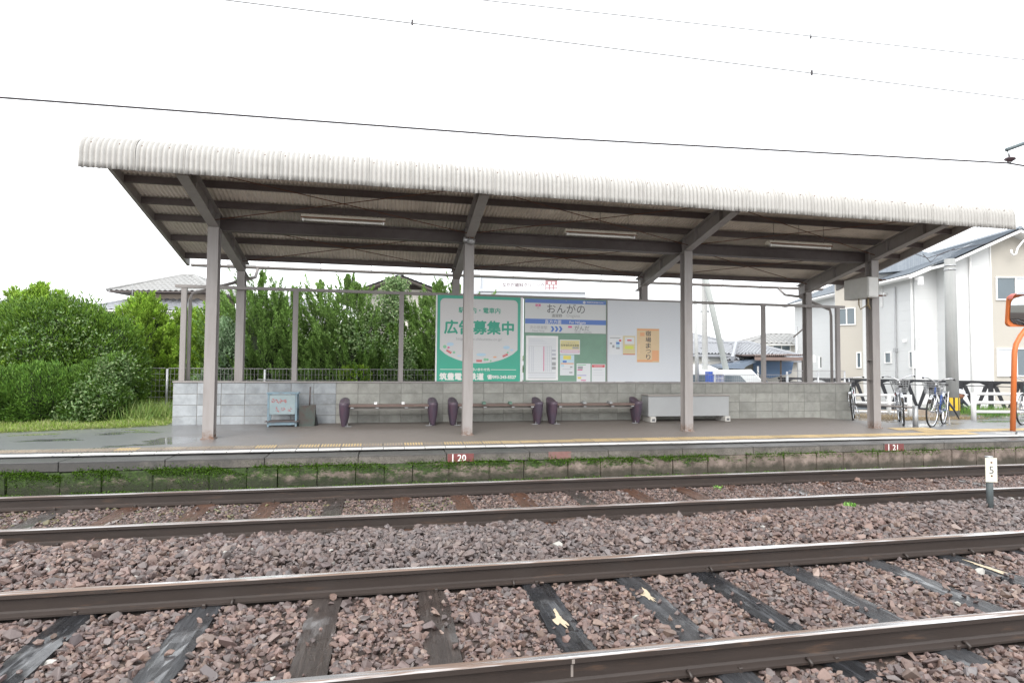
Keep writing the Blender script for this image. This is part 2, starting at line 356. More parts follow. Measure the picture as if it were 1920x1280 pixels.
# coping slabs 1.2 m each, tops slightly uneven
slabs = []
for v in range(3):
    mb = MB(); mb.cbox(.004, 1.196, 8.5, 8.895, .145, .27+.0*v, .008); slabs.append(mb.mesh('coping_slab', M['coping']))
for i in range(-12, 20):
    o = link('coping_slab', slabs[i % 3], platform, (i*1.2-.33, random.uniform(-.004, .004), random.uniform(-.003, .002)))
mb = MB(); mb.box(-50, 70, 8.53, 8.9, -.3, .12); mb.build('wall_core', M['mortar'], platform)
stonesM = []
for v in range(4):
    bm = bmesh.new(); bmesh.ops.create_cube(bm, size=1)
    for q in bm.verts: q.co = Vector((q.co.x*(.50-.006), q.co.y*.09, q.co.z*.285))
    bmesh.ops.bevel(bm, geom=bm.edges[:], offset=.010, segments=2, affect='EDGES')
    for q in bm.verts: q.co += Vector((random.uniform(-1, 1)*.005, random.uniform(-1, 1)*.006, random.uniform(-1, 1)*.005))
    me = bpy.data.meshes.new('wall_stone'); bm.to_mesh(me); bm.free(); me.materials.append(M['masonry']); stonesM.append(me)
xw = -14.0
while xw < 24:
    ww = random.choice([.38, .46, .5, .5, .58, .66]); xw += ww
    o = link('wall_stone', random.choice(stonesM), platform, (xw-ww/2, 8.53+random.uniform(-.008, .008), -.003+random.uniform(-.004, .004))); o.scale = (ww/.5, 1, 1)
mb = MB(); mb.box(-50, 70, 8.515, 8.60, .141, .1445); mb.build('ledge', M['masonry'], platform)
# white edge line blocks and tactile tiles
lm = MB(); lm.cbox(.006, .294, 0, .095, 0, .008, .003); lmesh = lm.mesh('edge_marking', M['line'])
for i in range(-34, 62):
    x = i*.3; y = 8.93+random.uniform(-.004, .004)
    link('edge_marking', lmesh, platform, (x, y, flz(x, y)+.001)).rotation_euler = (.044, 0, 0)
def tile_mesh(ms):
    t = MB(); t.cbox(.003, .297, .003, .297, 0, .005, .003); t.mi = 1
    for a in range(7):
        x0_ = .012+a*.041
        for b in range(2): t.cbox(x0_, x0_+.024, .012+b*.145, .140+b*.145, .0051, .0105, .003)
    return t.mesh('tactile_tile', ms)
tiles = [tile_mesh([M['yellow_worn'], M['yellow']]), tile_mesh([M['tile_grit'], M['yellow']]), tile_mesh([M['tile_grit'], M['yellow_worn']])]
def tile(x, y, worn): o = link('tactile_tile', tiles[worn if isinstance(worn, int) and not isinstance(worn, bool) else (1 if worn else 0)], platform, (x, y, flz(x, y)+.001)); o.rotation_euler = (.044 if x < 9.5 or y < 9.9 else 0, 0, 0); o.scale = (1, .74 if x < 3 else .9, 1)
for i in range(-20, 36): tile(i*.3, 9.17, (random.choice([2, 2, 1]) if i < -5 else random.choice([2, 1, 1, 2]) if i < 4 else random.choice([0, 1, 1, 1, 0]) if i < 14 else random.choice([0, 0, 0, 1])))
for i in range(33, 60): tile(i*.3, 9.47 if i < 36 else 9.47, random.random() < .1)
for i in range(32, 35): tile(i*.3, 9.77, False)
# painted distance marks on the platform face
def text_mesh(s, w=None, h=None, bold=0.0, mirror=False):
    cu = bpy.data.curves.new('t', 'FONT'); cu.body = s; cu.resolution_u = 2; cu.fill_mode = 'FRONT'
    ob = bpy.data.objects.new('t', cu); COL.objects.link(ob)
    me = bpy.data.meshes.new_from_object(ob); bpy.data.objects.remove(ob); bpy.data.curves.remove(cu)
    n = len(me.vertices)
    if n == 0: return me
    V = np.zeros(n*3, np.float32); me.vertices.foreach_get('co', V); V = V.reshape(-1, 3)
    lo, hi = V.min(0), V.max(0); sz = np.maximum(hi-lo, 1e-5); c = (lo+hi)/2
    if w and h: sx, sy = w/sz[0], h/sz[1]
    elif w: sx = sy = w/sz[0]
    else: sx = sy = h/sz[1]
    O = np.zeros_like(V); O[:, 0] = (V[:, 0]-c[0])*sx; O[:, 2] = (V[:, 1]-c[1])*sy
    me.vertices.foreach_set('co', O.ravel()); me.update()
    if bold:                                             # heavier strokes: shifted layers, each a little deeper
        d = bold*.22*(O[:, 2].max()-O[:, 2].min()); F = [tuple(p.vertices) for p in me.polygons]; VV_, FF_ = [], []
        for k, (dx, dz) in enumerate(((0, 0), (d, 0), (-d, 0), (0, d), (0, -d), (d*.7, d*.7), (-d*.7, -d*.7))):
            VV_ += [(v[0]+dx, k*.00012, v[2]+dz) for v in O.tolist()]; FF_ += [tuple(i+k*n for i in f) for f in F]
        m2 = bpy.data.meshes.new('lettering'); m2.from_pydata(VV_, [], FF_); m2.update(); bpy.data.meshes.remove(me); return m2
    return me
def lettering(s, x, y, z, mat, parent=None, w=None, h=None, bold=0.0, name='lettering', rz=0):
    me = text_mesh(s, w, h, bold); me.materials.clear(); me.materials.append(mat)
    o = link(name, me, parent, (x, y, z)); o.rotation_euler = (0, 0, rz); return o
M['ink_white'] = plain('ink_white', (.8, .79, .76), .6, var=.05)
for s, px, py0 in (('20', 862, 861), ('21', 1676, 840)):
    a = atY(px, py0, 8.49)
    mb = MB(); mb.box(a.x-.17, a.x+.2, 8.4935, 8.4975, .148, .262); o = mb.build('painted_number_plate', M['red_paint'], platform); o['label'] = 'dark red painted patch numbered '+s
    lettering(s, a.x+.03, 8.4905, .205, M['ink_white'], o, h=.088, bold=.08)
    mb = MB(); mb.box(a.x-.105, a.x-.09, 8.4895, 8.4925, .150, .26); mb.build('tick_mark', M['ink_white'], o)
a = atY(1050, 852, 8.49); mb = MB(); mb.box(a.x-.17, a.x+.17, 8.4935, 8.4975, .15, .26); mb.build('painted_patch', M['red_faded'], platform)

# ---------------------------------------------------------------- tracks
RP = [(-.0325, -.008), (-.022, -.0005), (.022, -.0005), (.0325, -.008), (.0325, -.034), (.0085, -.046), (.0085, -.118), (.022, -.128), (.0635, -.139), (.0635, -.152), (-.0635, -.152), (-.0635, -.139), (-.022, -.128), (-.0085, -.118), (-.0085, -.046), (-.0325, -.034)]
def rail_mesh(tread):
    mb = MB(); n = len(RP); xs = [-60, -15, -6, 0, 6, 14, 30, 90]
    for x in xs: mb.v += [(x, a, b) for a, b in RP]
    for i in range(len(xs)-1):
        for j in range(n):
            mb.f.append((i*n+j, i*n+(j+1) % n, (i+1)*n+(j+1) % n, (i+1)*n+j)); mb.m.append(1 if j in (0, 1, 2) else 0)
    return mb.mesh('rail', [M['rail'], tread])
def sleeper_mesh(m, seed):
    rr = random.Random(seed); mb = MB(); nx, ny = 4, 14; w, L = .105, 1.05
    for j in range(ny+1):
        y = -L+2*L*j/ny
        for i in range(nx+1):
            x = -w+2*w*i/nx; e = .006 if i in (0, nx) else 0
            mb.v.append((x+rr.uniform(-.004, .004), y, -e+rr.uniform(-.003, .002)))
    for j in range(ny):
        for i in range(nx): a = j*(nx+1)+i; mb.f.append((a, a+1, a+nx+2, a+nx+1)); mb.m.append(0)
    b0 = len(mb.v)
    for x, y in ((-w, -L), (w, -L), (w, L), (-w, L)): mb.v.append((x, y, -.14))
    c = [0, nx, (ny+1)*(nx+1)-1, ny*(nx+1)]
    for i in range(4): mb.f.append((c[i], b0+i, b0+(i+1) % 4, c[(i+1) % 4])); mb.m.append(0)
    return mb.mesh('sleeper', m)
SM = {k: [sleeper_mesh(M[k], 5*i+len(k)) for i in range(3)] for k in ('sleeper_tar', 'sleeper_grey', 'sleeper_brown', 'sleeper_rust')}
mb = MB(); mb.cbox(-.012, .012, -.016, .012, -.02, .014, .004); spikeM = mb.mesh('rail_spike', M['rail'])
def patch_mesh(seed, L=.16, W=.05):
    rr = random.Random(seed); n = 30; v = []
    for q in range(n):
        A = 2*math.pi*q/n; k = rr.uniform(.5, 1.2)*(1+.25*math.sin(3*A+seed)); v.append((math.cos(A)*W*k, math.sin(A)*L*k))
    mb = MB(); mb.add([(x, y, .002) for x, y in v]+[(x*.8, y*.8, .0035) for x, y in v], [(i, (i+1) % n, (i+1) % n+n, i+n) for i in range(n)]+[tuple(range(n, 2*n))]); return mb.mesh('bare_wood_patch', M['wood'])
near_edges = {i: x for i, x in enumerate([-2.043, -1.274, -.483, .254, 1.044, 1.795, 2.453, 3.216, 4.051])}
near_k = {0: 'tar', 1: 'grey', 2: 'brown', 3: 'brown', 4: 'tar', 5: 'grey', 6: 'tar', 7: 'grey', 8: 'grey', 9: 'tar', 10: 'tar', -1: 'tar', -2: 'grey'}
SLEEPS = []
tn = thing('railway_track', 'near railway track on dark wet sleepers in open pinkish ballast', 'railway track', (0, 3.835, 0))
tf = thing('railway_track', 'far railway track with rusty brown sleepers flush in dirty ballast beside the platform', 'railway track', (0, 7.035, 0))
rm1, rm2 = rail_mesh(M['tread']), rail_mesh(M['tread2'])
for t, rm in ((tn, rm1), (tf, rm2)):
    for s in (-.753, .753): link('rail', rm, t, (0, s, 0))
for i in range(-10, 26):
    x = near_edges[i] if i in near_edges else (near_edges[0]+.765*i if i < 0 else near_edges[8]+.79*(i-8)); x += .105
    kk = 'sleeper_'+near_k.get(i, random.choice(['tar', 'grey', 'brown', 'grey']))
    o = link('sleeper', random.choice(SM[kk]), tn, (x, random.uniform(-.03, .03), -.154)); o.rotation_euler = (0, 0, random.uniform(-.012, .012)); SLEEPS.append((x, 3.835))
    for s in (-.753, .753):
        for q in (-1, 1): link('rail_spike', spikeM, o, (random.uniform(-.05, .05), s+q*.078, .012))
    if i in (0, 4, 5, 9):
        dy = {0: -.42, 4: .02, 5: .28, 9: .35}[i]; link('bare_wood_patch', patch_mesh(i, .13 if i != 9 else .2, .038), o, (random.uniform(-.02, .02), dy, .002))
for i in range(-12, 30):
    x = -3.55+i*.752+random.uniform(-.03, .03)
    kk = 'sleeper_rust' if i % 4 else 'sleeper_brown'
    o = link('sleeper', random.choice(SM[kk]), tf, (x, random.uniform(-.03, .03), -.147)); o.rotation_euler = (0, 0, random.uniform(-.015, .015)); SLEEPS.append((x, 7.035))
    for s in (-.753, .753):
        for q in (-1, 1): link('rail_spike', spikeM, o, (random.uniform(-.05, .05), s+q*.078, .012))
    if i in (2, 4, 5, 6): link('bare_wood_patch', patch_mesh(i+30, .09, .05), o, (0, -.45, .002))

# ---------------------------------------------------------------- ballast stones
protos = []
for s in range(26):
    rr = random.Random(100+s); bm = bmesh.new(); el = (rr.uniform(.75, 1.25), rr.uniform(.6, 1), rr.uniform(.38, .75))
    for q in range(13):
        v = Vector((rr.gauss(0, 1), rr.gauss(0, 1), rr.gauss(0, 1))).normalized()*rr.uniform(.8, 1.0); bm.verts.new((v.x*el[0], v.y*el[1], v.z*el[2]))
    r = bmesh.ops.convex_hull(bm, input=bm.verts[:]); bmesh.ops.delete(bm, geom=[g for g in bm.verts if not g.link_faces], context='VERTS')
    bmesh.ops.triangulate(bm, faces=bm.faces[:]); bmesh.ops.recalc_face_normals(bm, faces=bm.faces[:]); bm.verts.index_update()
    protos.append((np.array([v.co[:] for v in bm.verts]), np.array([[v.index for v in f.verts] for f in bm.faces]))); bm.free()
def rotm(n, tilt):
    a = RNG.uniform(0, 2*np.pi, n); b = RNG.normal(0, tilt, n); c = RNG.normal(0, tilt, n); z, o = np.zeros(n), np.ones(n)
    Rz = np.stack([np.cos(a), -np.sin(a), z, np.sin(a), np.cos(a), z, z, z, o], 1).reshape(-1, 3, 3)
    Rx = np.stack([o, z, z, z, np.cos(b), -np.sin(b), z, np.sin(b), np.cos(b)], 1).reshape(-1, 3, 3)
    Ry = np.stack([np.cos(c), z, np.sin(c), z, o, z, -np.sin(c), z, np.cos(c)], 1).reshape(-1, 3, 3)
    return Rz @ Rx @ Ry
def scatter(n_per_m2, y0, y1, size, zoff, margin=1.2, xfun=None):
    ar = []; 
    dy = .25; y = y0
    while y < y1:
        ye = min(y+dy, y1); xl = -.56*ye-margin; xr = 1.34*ye+margin
        n = int(n_per_m2*(xr-xl)*(ye-y)); ar.append(np.stack([RNG.uniform(xl, xr, n), RNG.uniform(y, ye, n)], 1)); y = ye
    P = np.concatenate(ar); n = len(P)
    s = size*np.exp(RNG.normal(0, .32, n)); z = bedz(P[:, 1]) + zoff + RNG.uniform(-.3, .55, n)*s
    return P, s, z
sets = [scatter(950, 1.6, 2.95, .0195, .008), scatter(1050, 2.95, 4.72, .0185, .006), scatter(1050, 4.72, 6.2, .021, .012), scatter(700, 4.72, 6.2, .023, .033),
        scatter(620, 1.6, 2.9, .021, .025), scatter(560, 2.95, 4.7, .0195, .017), scatter(1200, 6.2, 7.8, .013, .0, .6), scatter(220, 6.2, 7.8, .017, .002, .6), scatter(420, 7.8, 8.45, .017, .0, .4)]
P = np.concatenate([a for a, b, c in sets]); S = np.concatenate([b for a, b, c in sets]); Zs = np.concatenate([c for a, b, c in sets])
onsl = np.zeros(len(P), bool)
for x, y in SLEEPS: onsl |= (np.abs(P[:, 0]-x) < .105) & (np.abs(P[:, 1]-y) < 1.04)
nearT = (P[:, 1] < 5.2)
keep = ~onsl | (RNG.random(len(P)) < np.where(nearT, .022, .03))
# far track: sleepers half buried at the right
keep |= onsl & ~nearT & (P[:, 0] > 4.5) & (RNG.random(len(P)) < .28)
for yr in (3.082, 4.588, 6.282, 7.788): keep &= ~(np.abs(P[:, 1]-yr) < .085)
Zs = np.where(onsl, -.152+S*.35, Zs)
P, S, Zs = P[keep], S[keep], Zs[keep]; n = len(P)
base = np.array([[.172, .122, .113], [.14, .108, .107], [.195, .142, .127], [.12, .10, .102], [.20, .152, .132], [.16, .145, .148], [.10, .077, .078], [.26, .21, .19]])
pick = RNG.choice(8, n, p=[.24, .2, .18, .13, .08, .09, .06, .02]); colr = base[pick]*RNG.uniform(.65, 1.35, (n, 1))*np.array([1.0, .93, .87])
grey = ((P[:, 1] > 4.7) & (P[:, 1] < 6.3))
patch = np.sin(P[:, 0]*.9+1.0)*.5+.5; tint = np.array([.15, .135, .135]); k = (grey*.55*patch)[:, None]; colr = colr*(1-k)+tint*k*RNG.uniform(.7, 1.3, (n, 1))
green = (P[:, 1] > 6.3) & (P[:, 1] < 7.8) & (RNG.random(n) < .10) & (P[:, 0] < 1); colr[green] = colr[green]*np.array([.8, 1.05, .55])
bright = RNG.random(n) < .003; colr[bright] = np.array([.42, .41, .38])
Rm = rotm(n, .45); pi = RNG.integers(0, len(protos), n)
dist = np.hypot(P[:, 0], P[:, 1]); score = S/dist
vis = (P[:, 1] > 2.4) & (P[:, 0] > -.5*P[:, 1]) & (P[:, 0] < 1.25*P[:, 1])
ind = set(np.argsort(-np.where(vis, score, 0))[:300].tolist())
VV, FF, CC = [], [], []; off = 0
for k in range(len(protos)):
    pv, pf = protos[k]; ids = np.array([i for i in np.nonzero(pi == k)[0] if i not in ind])
    Vk = np.einsum('nij,vj->nvi', Rm[ids]*S[ids][:, None, None]*1.25, pv) + np.stack([P[ids, 0], P[ids, 1], Zs[ids]], 1)[:, None, :]
    VV.append(Vk.reshape(-1, 3)); FF.append((pf[None]+(np.arange(len(ids))*len(pv))[:, None, None]).reshape(-1, 3)+off); CC.append(np.repeat(colr[ids], len(pv), 0)); off += len(ids)*len(pv)
st = np_mesh('loose_stones', np.concatenate(VV), np.concatenate(FF), M['stone'], ballast, np.concatenate(CC)); st['kind'] = 'stuff'
pm = {}
for i in sorted(ind):
    key = (int(pi[i]), int(pick[i]))
    if key not in pm:
        pv, pf = protos[key[0]]; pm[key] = np_mesh('stone', pv, pf, M['stone'], None, np.repeat(base[key[1]][None], len(pv), 0), link_it=False)
    o = link('stone', pm[key], ballast); s = float(S[i])*1.25
    m4 = Matrix([[*(Rm[i][r]*s), 0] for r in range(3)]+[[0, 0, 0, 1]]); m4.translation = Vector((P[i, 0], P[i, 1], Zs[i])); o.matrix_basis = m4

# ---------------------------------------------------------------- blades, leaves
def blades(name, P, D, L, W, col, mat, parent=None, kind=None):
    P = np.asarray(P); n = len(P); D = D/np.maximum(np.linalg.norm(D, axis=1, keepdims=True), 1e-6)
    A = np.cross(D, RNG.normal(size=(n, 3))); A /= np.maximum(np.linalg.norm(A, axis=1, keepdims=True), 1e-6)
    L = np.broadcast_to(np.asarray(L, float), n)[:, None]; W = np.broadcast_to(np.asarray(W, float), n)[:, None]
    B = np.cross(D, A)*L*.12
    V = np.stack([P, P+D*L*.45+A*W/2+B, P+D*L, P+D*L*.45-A*W/2+B], 1).reshape(-1, 3)
    F = np.arange(4*n).reshape(-1, 4); o = np_mesh(name, V, F, mat, parent, np.repeat(np.broadcast_to(col, (n, 3)), 4, 0))
    if kind: o['kind'] = kind
    return o
def fbm(P, s, seed=0):
    r = np.random.default_rng(seed); out = np.zeros(len(P))
    for k in range(5):
        d = r.normal(size=3); d /= np.linalg.norm(d); out += np.sin((P@d)*s*(1.6**k)*2+r.uniform(0, 6))/(1.3**k)
    return out/2.6
def lumpy_core(name, c, r, parent, seed):
    bm = bmesh.new(); bmesh.ops.create_icosphere(bm, subdivisions=3, radius=1)
    P = np.array([v.co[:] for v in bm.verts]); k = 1+.12*fbm(P, 2.2, seed)
    for v, q, kk in zip(bm.verts, P, k): v.co = Vector((c[0]+q[0]*r[0]*kk, c[1]+q[1]*r[1]*kk, c[2]+q[2]*r[2]*kk))
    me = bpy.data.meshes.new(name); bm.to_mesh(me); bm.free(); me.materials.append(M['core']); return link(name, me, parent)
def pal(n, cols, jit=.18):
    c = np.array(cols); t = RNG.random(n)*(len(c)-1); i = np.floor(t).astype(int); f = (t-i)[:, None]
    return (c[i]*(1-f)+c[np.minimum(i+1, len(c)-1)]*f)*RNG.uniform(1-jit, 1+jit, (n, 1))
DEEP = [(.045, .095, .014), (.085, .17, .024), (.15, .27, .042)]
BRIGHT = [(.10, .18, .018), (.19, .32, .034), (.31, .45, .06)]
JUN = [(.06, .115, .024), (.12, .21, .046), (.20, .33, .08)]
VINE = [(.09, .17, .05), (.18, .29, .11), (.32, .40, .20)]
def mass(name, label, cat, blobs, n, L, W, cols, mat, up=.6, seed=1, vine=0, group=None, tufts=0, trunk=True):
    base = blobs[0]; t = thing(name, label, cat, (base[0], base[1], .3), group=group); off = np.array([base[0], base[1], .3])
    area = np.array([b[3]*b[5]+b[4]*b[5]+b[3]*b[4] for b in blobs]); Ps, Ds, Cs = [], [], []
    for bi, b in enumerate(blobs):
        k = int(n*area[bi]/area.sum()); d = RNG.normal(size=(k, 3)); d[:, 1] = np.where(d[:, 1] > .3, -d[:, 1], d[:, 1]); d /= np.linalg.norm(d, axis=1, keepdims=True)
        lump = fbm(d*np.array(b[3:6]), 2.6, seed+bi); fine = fbm(d*np.array(b[3:6]), 8, seed+bi+50)
        r = 1+.15*lump+.09*fine+RNG.uniform(-.16, .05, k)
        P = np.array(b[:3])+d*np.array(b[3:6])*r[:, None]; Ps.append(P); nr = d/np.array(b[3:6]); nr /= np.linalg.norm(nr, axis=1, keepdims=True)
        Ds.append(nr*.8+np.array([0, 0, up])+RNG.normal(size=(k, 3))*.35)
        c = pal(k, cols); c *= (1+.25*np.clip(fine, -1, 1)+.2*np.clip(lump, -1, 1))[:, None]; Cs.append(c)
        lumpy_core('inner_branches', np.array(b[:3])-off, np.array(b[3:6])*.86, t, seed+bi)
    P = np.concatenate(Ps)-off; D = np.concatenate(Ds); C = np.concatenate(Cs); ok = P[:, 2] > -.05; P, D, C = P[ok], D[ok], C[ok]
    blades('foliage', P, D, L*RNG.uniform(.6, 1.3, len(P)), W, C, mat, t)
    if trunk:
        mb = MB(); mb.tube([(0, 0, -.1), (.03, 0, .5), (0, .02, base[2]-.3)], .06, 7, r1=.03); mb.tube([(.02, 0, .4), (.2, .1, .9)], .03, 6, r1=.015); mb.build('trunk', M['bark'], t)
    if vine:
        sel = RNG.choice(len(P), vine, p=None); m = fbm(P[sel], 1.6, seed+9) > .18; sel = sel[m]
        # small compound leaves lying over the surface
        Q = np.repeat(P[sel], 4, 0)+RNG.normal(size=(len(sel)*4, 3))*.05+np.array([0, -.05, .03]); D2 = RNG.normal(size=(len(Q), 3))*.7+np.array([0, -.5, .1])
        blades('vine_leaves', Q, D2, .06*RNG.uniform(.6, 1.3, len(Q)), .035, pal(len(Q), VINE), M['leaf'], t)
    return t
def plume_tree(name, label, cat, x, y, z0, H, Rad, npl, cols, seed, out=.55, upw=.9, plen=(.35, .7), spires=(), blade=(.085, .022), nb=60, prof=1.5, group=None, fat=.13, lean=0):
    r = np.random.default_rng(seed); t = thing(name, label, cat, (x, y, z0), group=group)
    mb = MB(); mb.tube([(0, 0, -.15), (.02, 0, H*.4), (0, 0, H*.85)], .07, 7, r1=.015)
    for a in range(5): A = a*1.3+seed; mb.tube([(0, 0, H*(.15+.12*a)), (math.cos(A)*Rad*.6, math.sin(A)*Rad*.6, H*(.3+.12*a))], .025, 5, r1=.01)
    mb.build('trunk', M['bark'], t)
    tt = r.uniform(0, 1, npl)**1.1; A = r.uniform(-np.pi*1.08, .25, npl); rad = Rad*np.clip(1-tt**prof, .04, 1)*np.clip(.55+tt*3, 0, 1)*r.uniform(.72, 1.08, npl)
    B = np.stack([np.cos(A)*rad, np.sin(A)*rad, tt*H*.92], 1); O = np.stack([np.cos(A), np.sin(A), np.zeros(npl)], 1)
    AX = O*out*(1-.5*tt[:, None])+np.array([lean, 0, upw])+r.normal(size=(npl, 3))*.18; LL = r.uniform(*plen, npl)
    for (sx, sy, top, ln) in spires:
        k = int(10*ln/.4); B = np.concatenate([B, np.stack([sx+r.normal(0, .035, k), sy+r.normal(0, .035, k), np.linspace(top-ln, top-.15, k)], 1)])
        AX = np.concatenate([AX, np.array([0, 0, 1])+r.normal(size=(k, 3))*.25]); LL = np.concatenate([LL, np.linspace(.35, .16, k)])
    AX /= np.linalg.norm(AX, axis=1, keepdims=True); n = len(B)
    s = r.random((n, nb))**.8; off = r.normal(size=(n, nb, 3))*(fat*(1.05-s)*LL[:, None])[..., None]*1.0
    P = B[:, None]+AX[:, None]*(LL[:, None]*s)[..., None]+off; P[..., 2] += .12*LL[:, None]*s**2
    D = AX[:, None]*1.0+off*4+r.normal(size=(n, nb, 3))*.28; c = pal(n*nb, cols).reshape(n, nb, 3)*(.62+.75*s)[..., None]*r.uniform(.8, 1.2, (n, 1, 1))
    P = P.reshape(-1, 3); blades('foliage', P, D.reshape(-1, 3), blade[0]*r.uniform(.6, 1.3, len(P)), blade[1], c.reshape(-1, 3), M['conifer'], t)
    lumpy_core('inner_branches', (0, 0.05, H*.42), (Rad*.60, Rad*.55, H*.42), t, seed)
    return t

# ================================================================ SHELTER
PX = [-2.64, 1.375, 5.41, 9.41]
RF = lambda Y: 3.965-.215*(Y-8.5)              # underside of the rafters
RS = lambda Y: 4.36-.225*(Y-8.6)               # underside of the sheets
sh = thing('platform_shelter', 'long open platform shelter with corrugated white roof on grey-pink steel posts', 'platform shelter', (0, 10, .3)); SO = Vector((0, 10, .3))
class SB(MB):                                  # builder in world coordinates for shelter parts
    def put(s, name, mat, parent=None, off=SO, smooth=False):
        s.v = [(v[0]-off[0], v[1]-off[1], v[2]-off[2]) for v in s.v]; return s.build(name, mat, parent or sh, smooth)
def hbeam(mb, x0, x1, y0, y1, z0, z1, tf=.010, tw=.008):     # upright H: flanges face -Y and +Y
    mb.box(x0, x1, y0, y0+tf, z0, z1); mb.box(x0, x1, y1-tf, y1, z0, z1); xc = (x0+x1)/2; mb.box(xc-tw/2, xc+tw/2, y0+tf, y1-tf, z0, z1)
for i, x in enumerate(PX):
    b = SB(); z1 = RF(10.14)+.01; hbeam(b, x-.08, x+.08, 10.05, 10.22, .22, z1)
    b.box(x-.1, x+.1, 10.03, 10.24, flz(x, 10.1)-.01, flz(x, 10.1)+.012)
    if i == 3:
        for z in (1.28, 1.66): b.box(x-.076, x-.005, 10.061, 10.209, z, z+.012); b.box(x-.079, x-.005, 10.053, 10.062, z-.01, z+.03)
    b.put('front_post', M['paint'])
    b = SB(); hbeam(b, x-.07, x+.07, 11.94, 12.09, .2, RF(12.02)+.01); b.put('rear_post', M['paint'])
    # rafter, an H section following the slope
    b = SB(); y0, y1 = 8.52, 12.3; H = .26
    def seg(xa, xb, za, zb):
        b.add([(xx, yy, RF(yy)+zz) for yy in (y0, y1) for xx, zz in ((xa, za), (xb, za), (xb, zb), (xa, zb))], [(0, 1, 2, 3), (7, 6, 5, 4), (0, 4, 5, 1), (1, 5, 6, 2), (2, 6, 7, 3), (3, 7, 4, 0)])
    seg(x-.075, x+.075, 0, .012); seg(x-.075, x+.075, H-.012, H); seg(x-.005, x+.005, .012, H-.012)
    for yy in (8.9, 9.7, 10.14, 11.1, 12.0): b.box(x-.07, x-.006, yy, yy+.008, RF(yy)+.013, RF(yy)+H-.014); b.box(x+.006, x+.07, yy, yy+.008, RF(yy)+.013, RF(yy)+H-.014)
    b.put('rafter', M['paint'])
    for xx in (x-.05, x+.05): b = SB(); [b.box(xx-.015, xx+.015, yb, yb+.03, flz(x, 10)+.012, flz(x, 10)+.03) for yb in (10.035,)]
for yy in (8.72, 9.38, 10.0, 10.56, 11.32, 12.1):
    b = SB(); z = RS(yy)-.025
    b.box(-3.68, 10.52, yy, yy+.006, z-.1, z); b.box(-3.68, 10.52, yy+.006, yy+.05, z-.1, z-.094); b.box(-3.68, 10.52, yy+.006, yy+.05, z-.006, z); b.put('purlin', M['paint_dark_shaded'])
for i in range(3):
    b = SB(); x0, x1 = PX[i]+.01, PX[i+1]-.01; z = RF(10.3)+.03
    b.box(x0, x1, 10.22, 10.37, z, z+.01); b.box(x0, x1, 10.22, 10.37, z+.19, z+.2); b.box(x0, x1, 10.29, 10.30, z+.01, z+.19); b.put('longitudinal_beam', M['paint_dark_shaded'])
    for ya, yb in ((8.75, 10.05), (10.4, 12.0)):
        za, zb = RF(ya)+.22, RF(yb)+.1 if yb < 11 else RF(yb)+.2
        b = SB(); b.tube([(x0, ya, za), (x1, yb, zb)], .007, 6); b.put('brace_rod', M['rust'])
        b = SB(); b.tube([(x0, yb, zb), (x1, ya, za+.02)], .007, 6); b.put('brace_rod', M['rust'])
for x in (-3.70, 10.50):
    b = SB(); b.add([(xx, yy, RS(yy)+zz) for yy in (8.55, 12.40) for xx, zz in ((x, -.16), (x+.05, -.16), (x+.05, -.024), (x, -.024))], [(0, 1, 2, 3), (7, 6, 5, 4), (0, 4, 5, 1), (1, 5, 6, 2), (2, 6, 7, 3), (3, 7, 4, 0)]); b.put('rake_board', M['paint'])
# corrugated sheets, small wave, curved down at the front edge
prof = [(8.3, 3.915), (8.3, 4.0), (8.3, 4.1)]
for k in range(1, 9): A = math.pi-k/8*(math.pi/2-math.atan(.225)*0+.0); prof.append((8.55+.25*math.cos(A), 4.12+.25*math.sin(A)+.0))
yy = 8.62
for y in (8.75, 9.3, 10, 11, 12, 12.42): prof.append((y, RS(y)))
def sheet_mesh(v):
    rr = random.Random(v); W = .0635; NW = 10; sp = 6; nx = NW*sp; P = prof; k = len(P); vs = []; mb = MB(); nrm = []
    for i in range(k):
        a = P[max(i-1, 0)]; b = P[min(i+1, k-1)]; t = Vector((b[0]-a[0], b[1]-a[1])).normalized(); nrm.append((-t.y, t.x))
    for lay in (0, 1):
        for i in range(k):
            for j in range(nx+1):
                x = j*W/sp; wv = .0125*math.sin(2*math.pi*j/sp+.4)+(.010 if j > nx-sp else 0); h = wv+(.007 if lay == 0 else 0)
                e = rr.uniform(-.0015, .0015) if i else rr.uniform(-.004, .004)
                mb.v.append((x, P[i][0]+nrm[i][0]*h, P[i][1]+nrm[i][1]*h+e))
    n1 = k*(nx+1)
    for i in range(k-1):
        for j in range(nx):
            a = i*(nx+1)+j; mb.f.append((a, a+1, a+nx+2, a+nx+1)); mb.m.append(0); a += n1; mb.f.append((a, a+nx+1, a+nx+2, a+1)); mb.m.append(1)
    for j in range(nx):
        for i in (0, k-1): a = i*(nx+1)+j; mb.f.append((a, a+n1, a+n1+1, a+1)); mb.m.append(0)
    for i in range(k-1):
        for j in (0, nx): a = i*(nx+1)+j; mb.f.append((a, a+nx+1, a+nx+1+n1, a+n1)); mb.m.append(0)
    me = bpy.data.meshes.new('roof_sheet'); me.from_pydata(mb.v, [], mb.f); me.materials.append(M['sheet']); me.materials.append(M['soffit']); me.polygons.foreach_set('material_index', mb.m); me.update()
    me.polygons.foreach_set('use_smooth', [True]*len(me.polygons)); return me
shm = [sheet_mesh(v) for v in range(4)]
hook = MB(); hook.tube([(0, 0, 0), (0, -.02, .004)], .008, 6); hookM = hook.mesh('roof_bolt', M['rust'])
for i in range(25):
    x = -3.74+i*.5715
    o = link('roof_sheet', shm[i % 4], sh, (x, -10+random.uniform(-.008, .008), -.3+random.uniform(-.004, .006)))
    for q in (2, 7): link('roof_bolt', hookM, o, (.0635*q+.0, 8.335, 4.24)); 
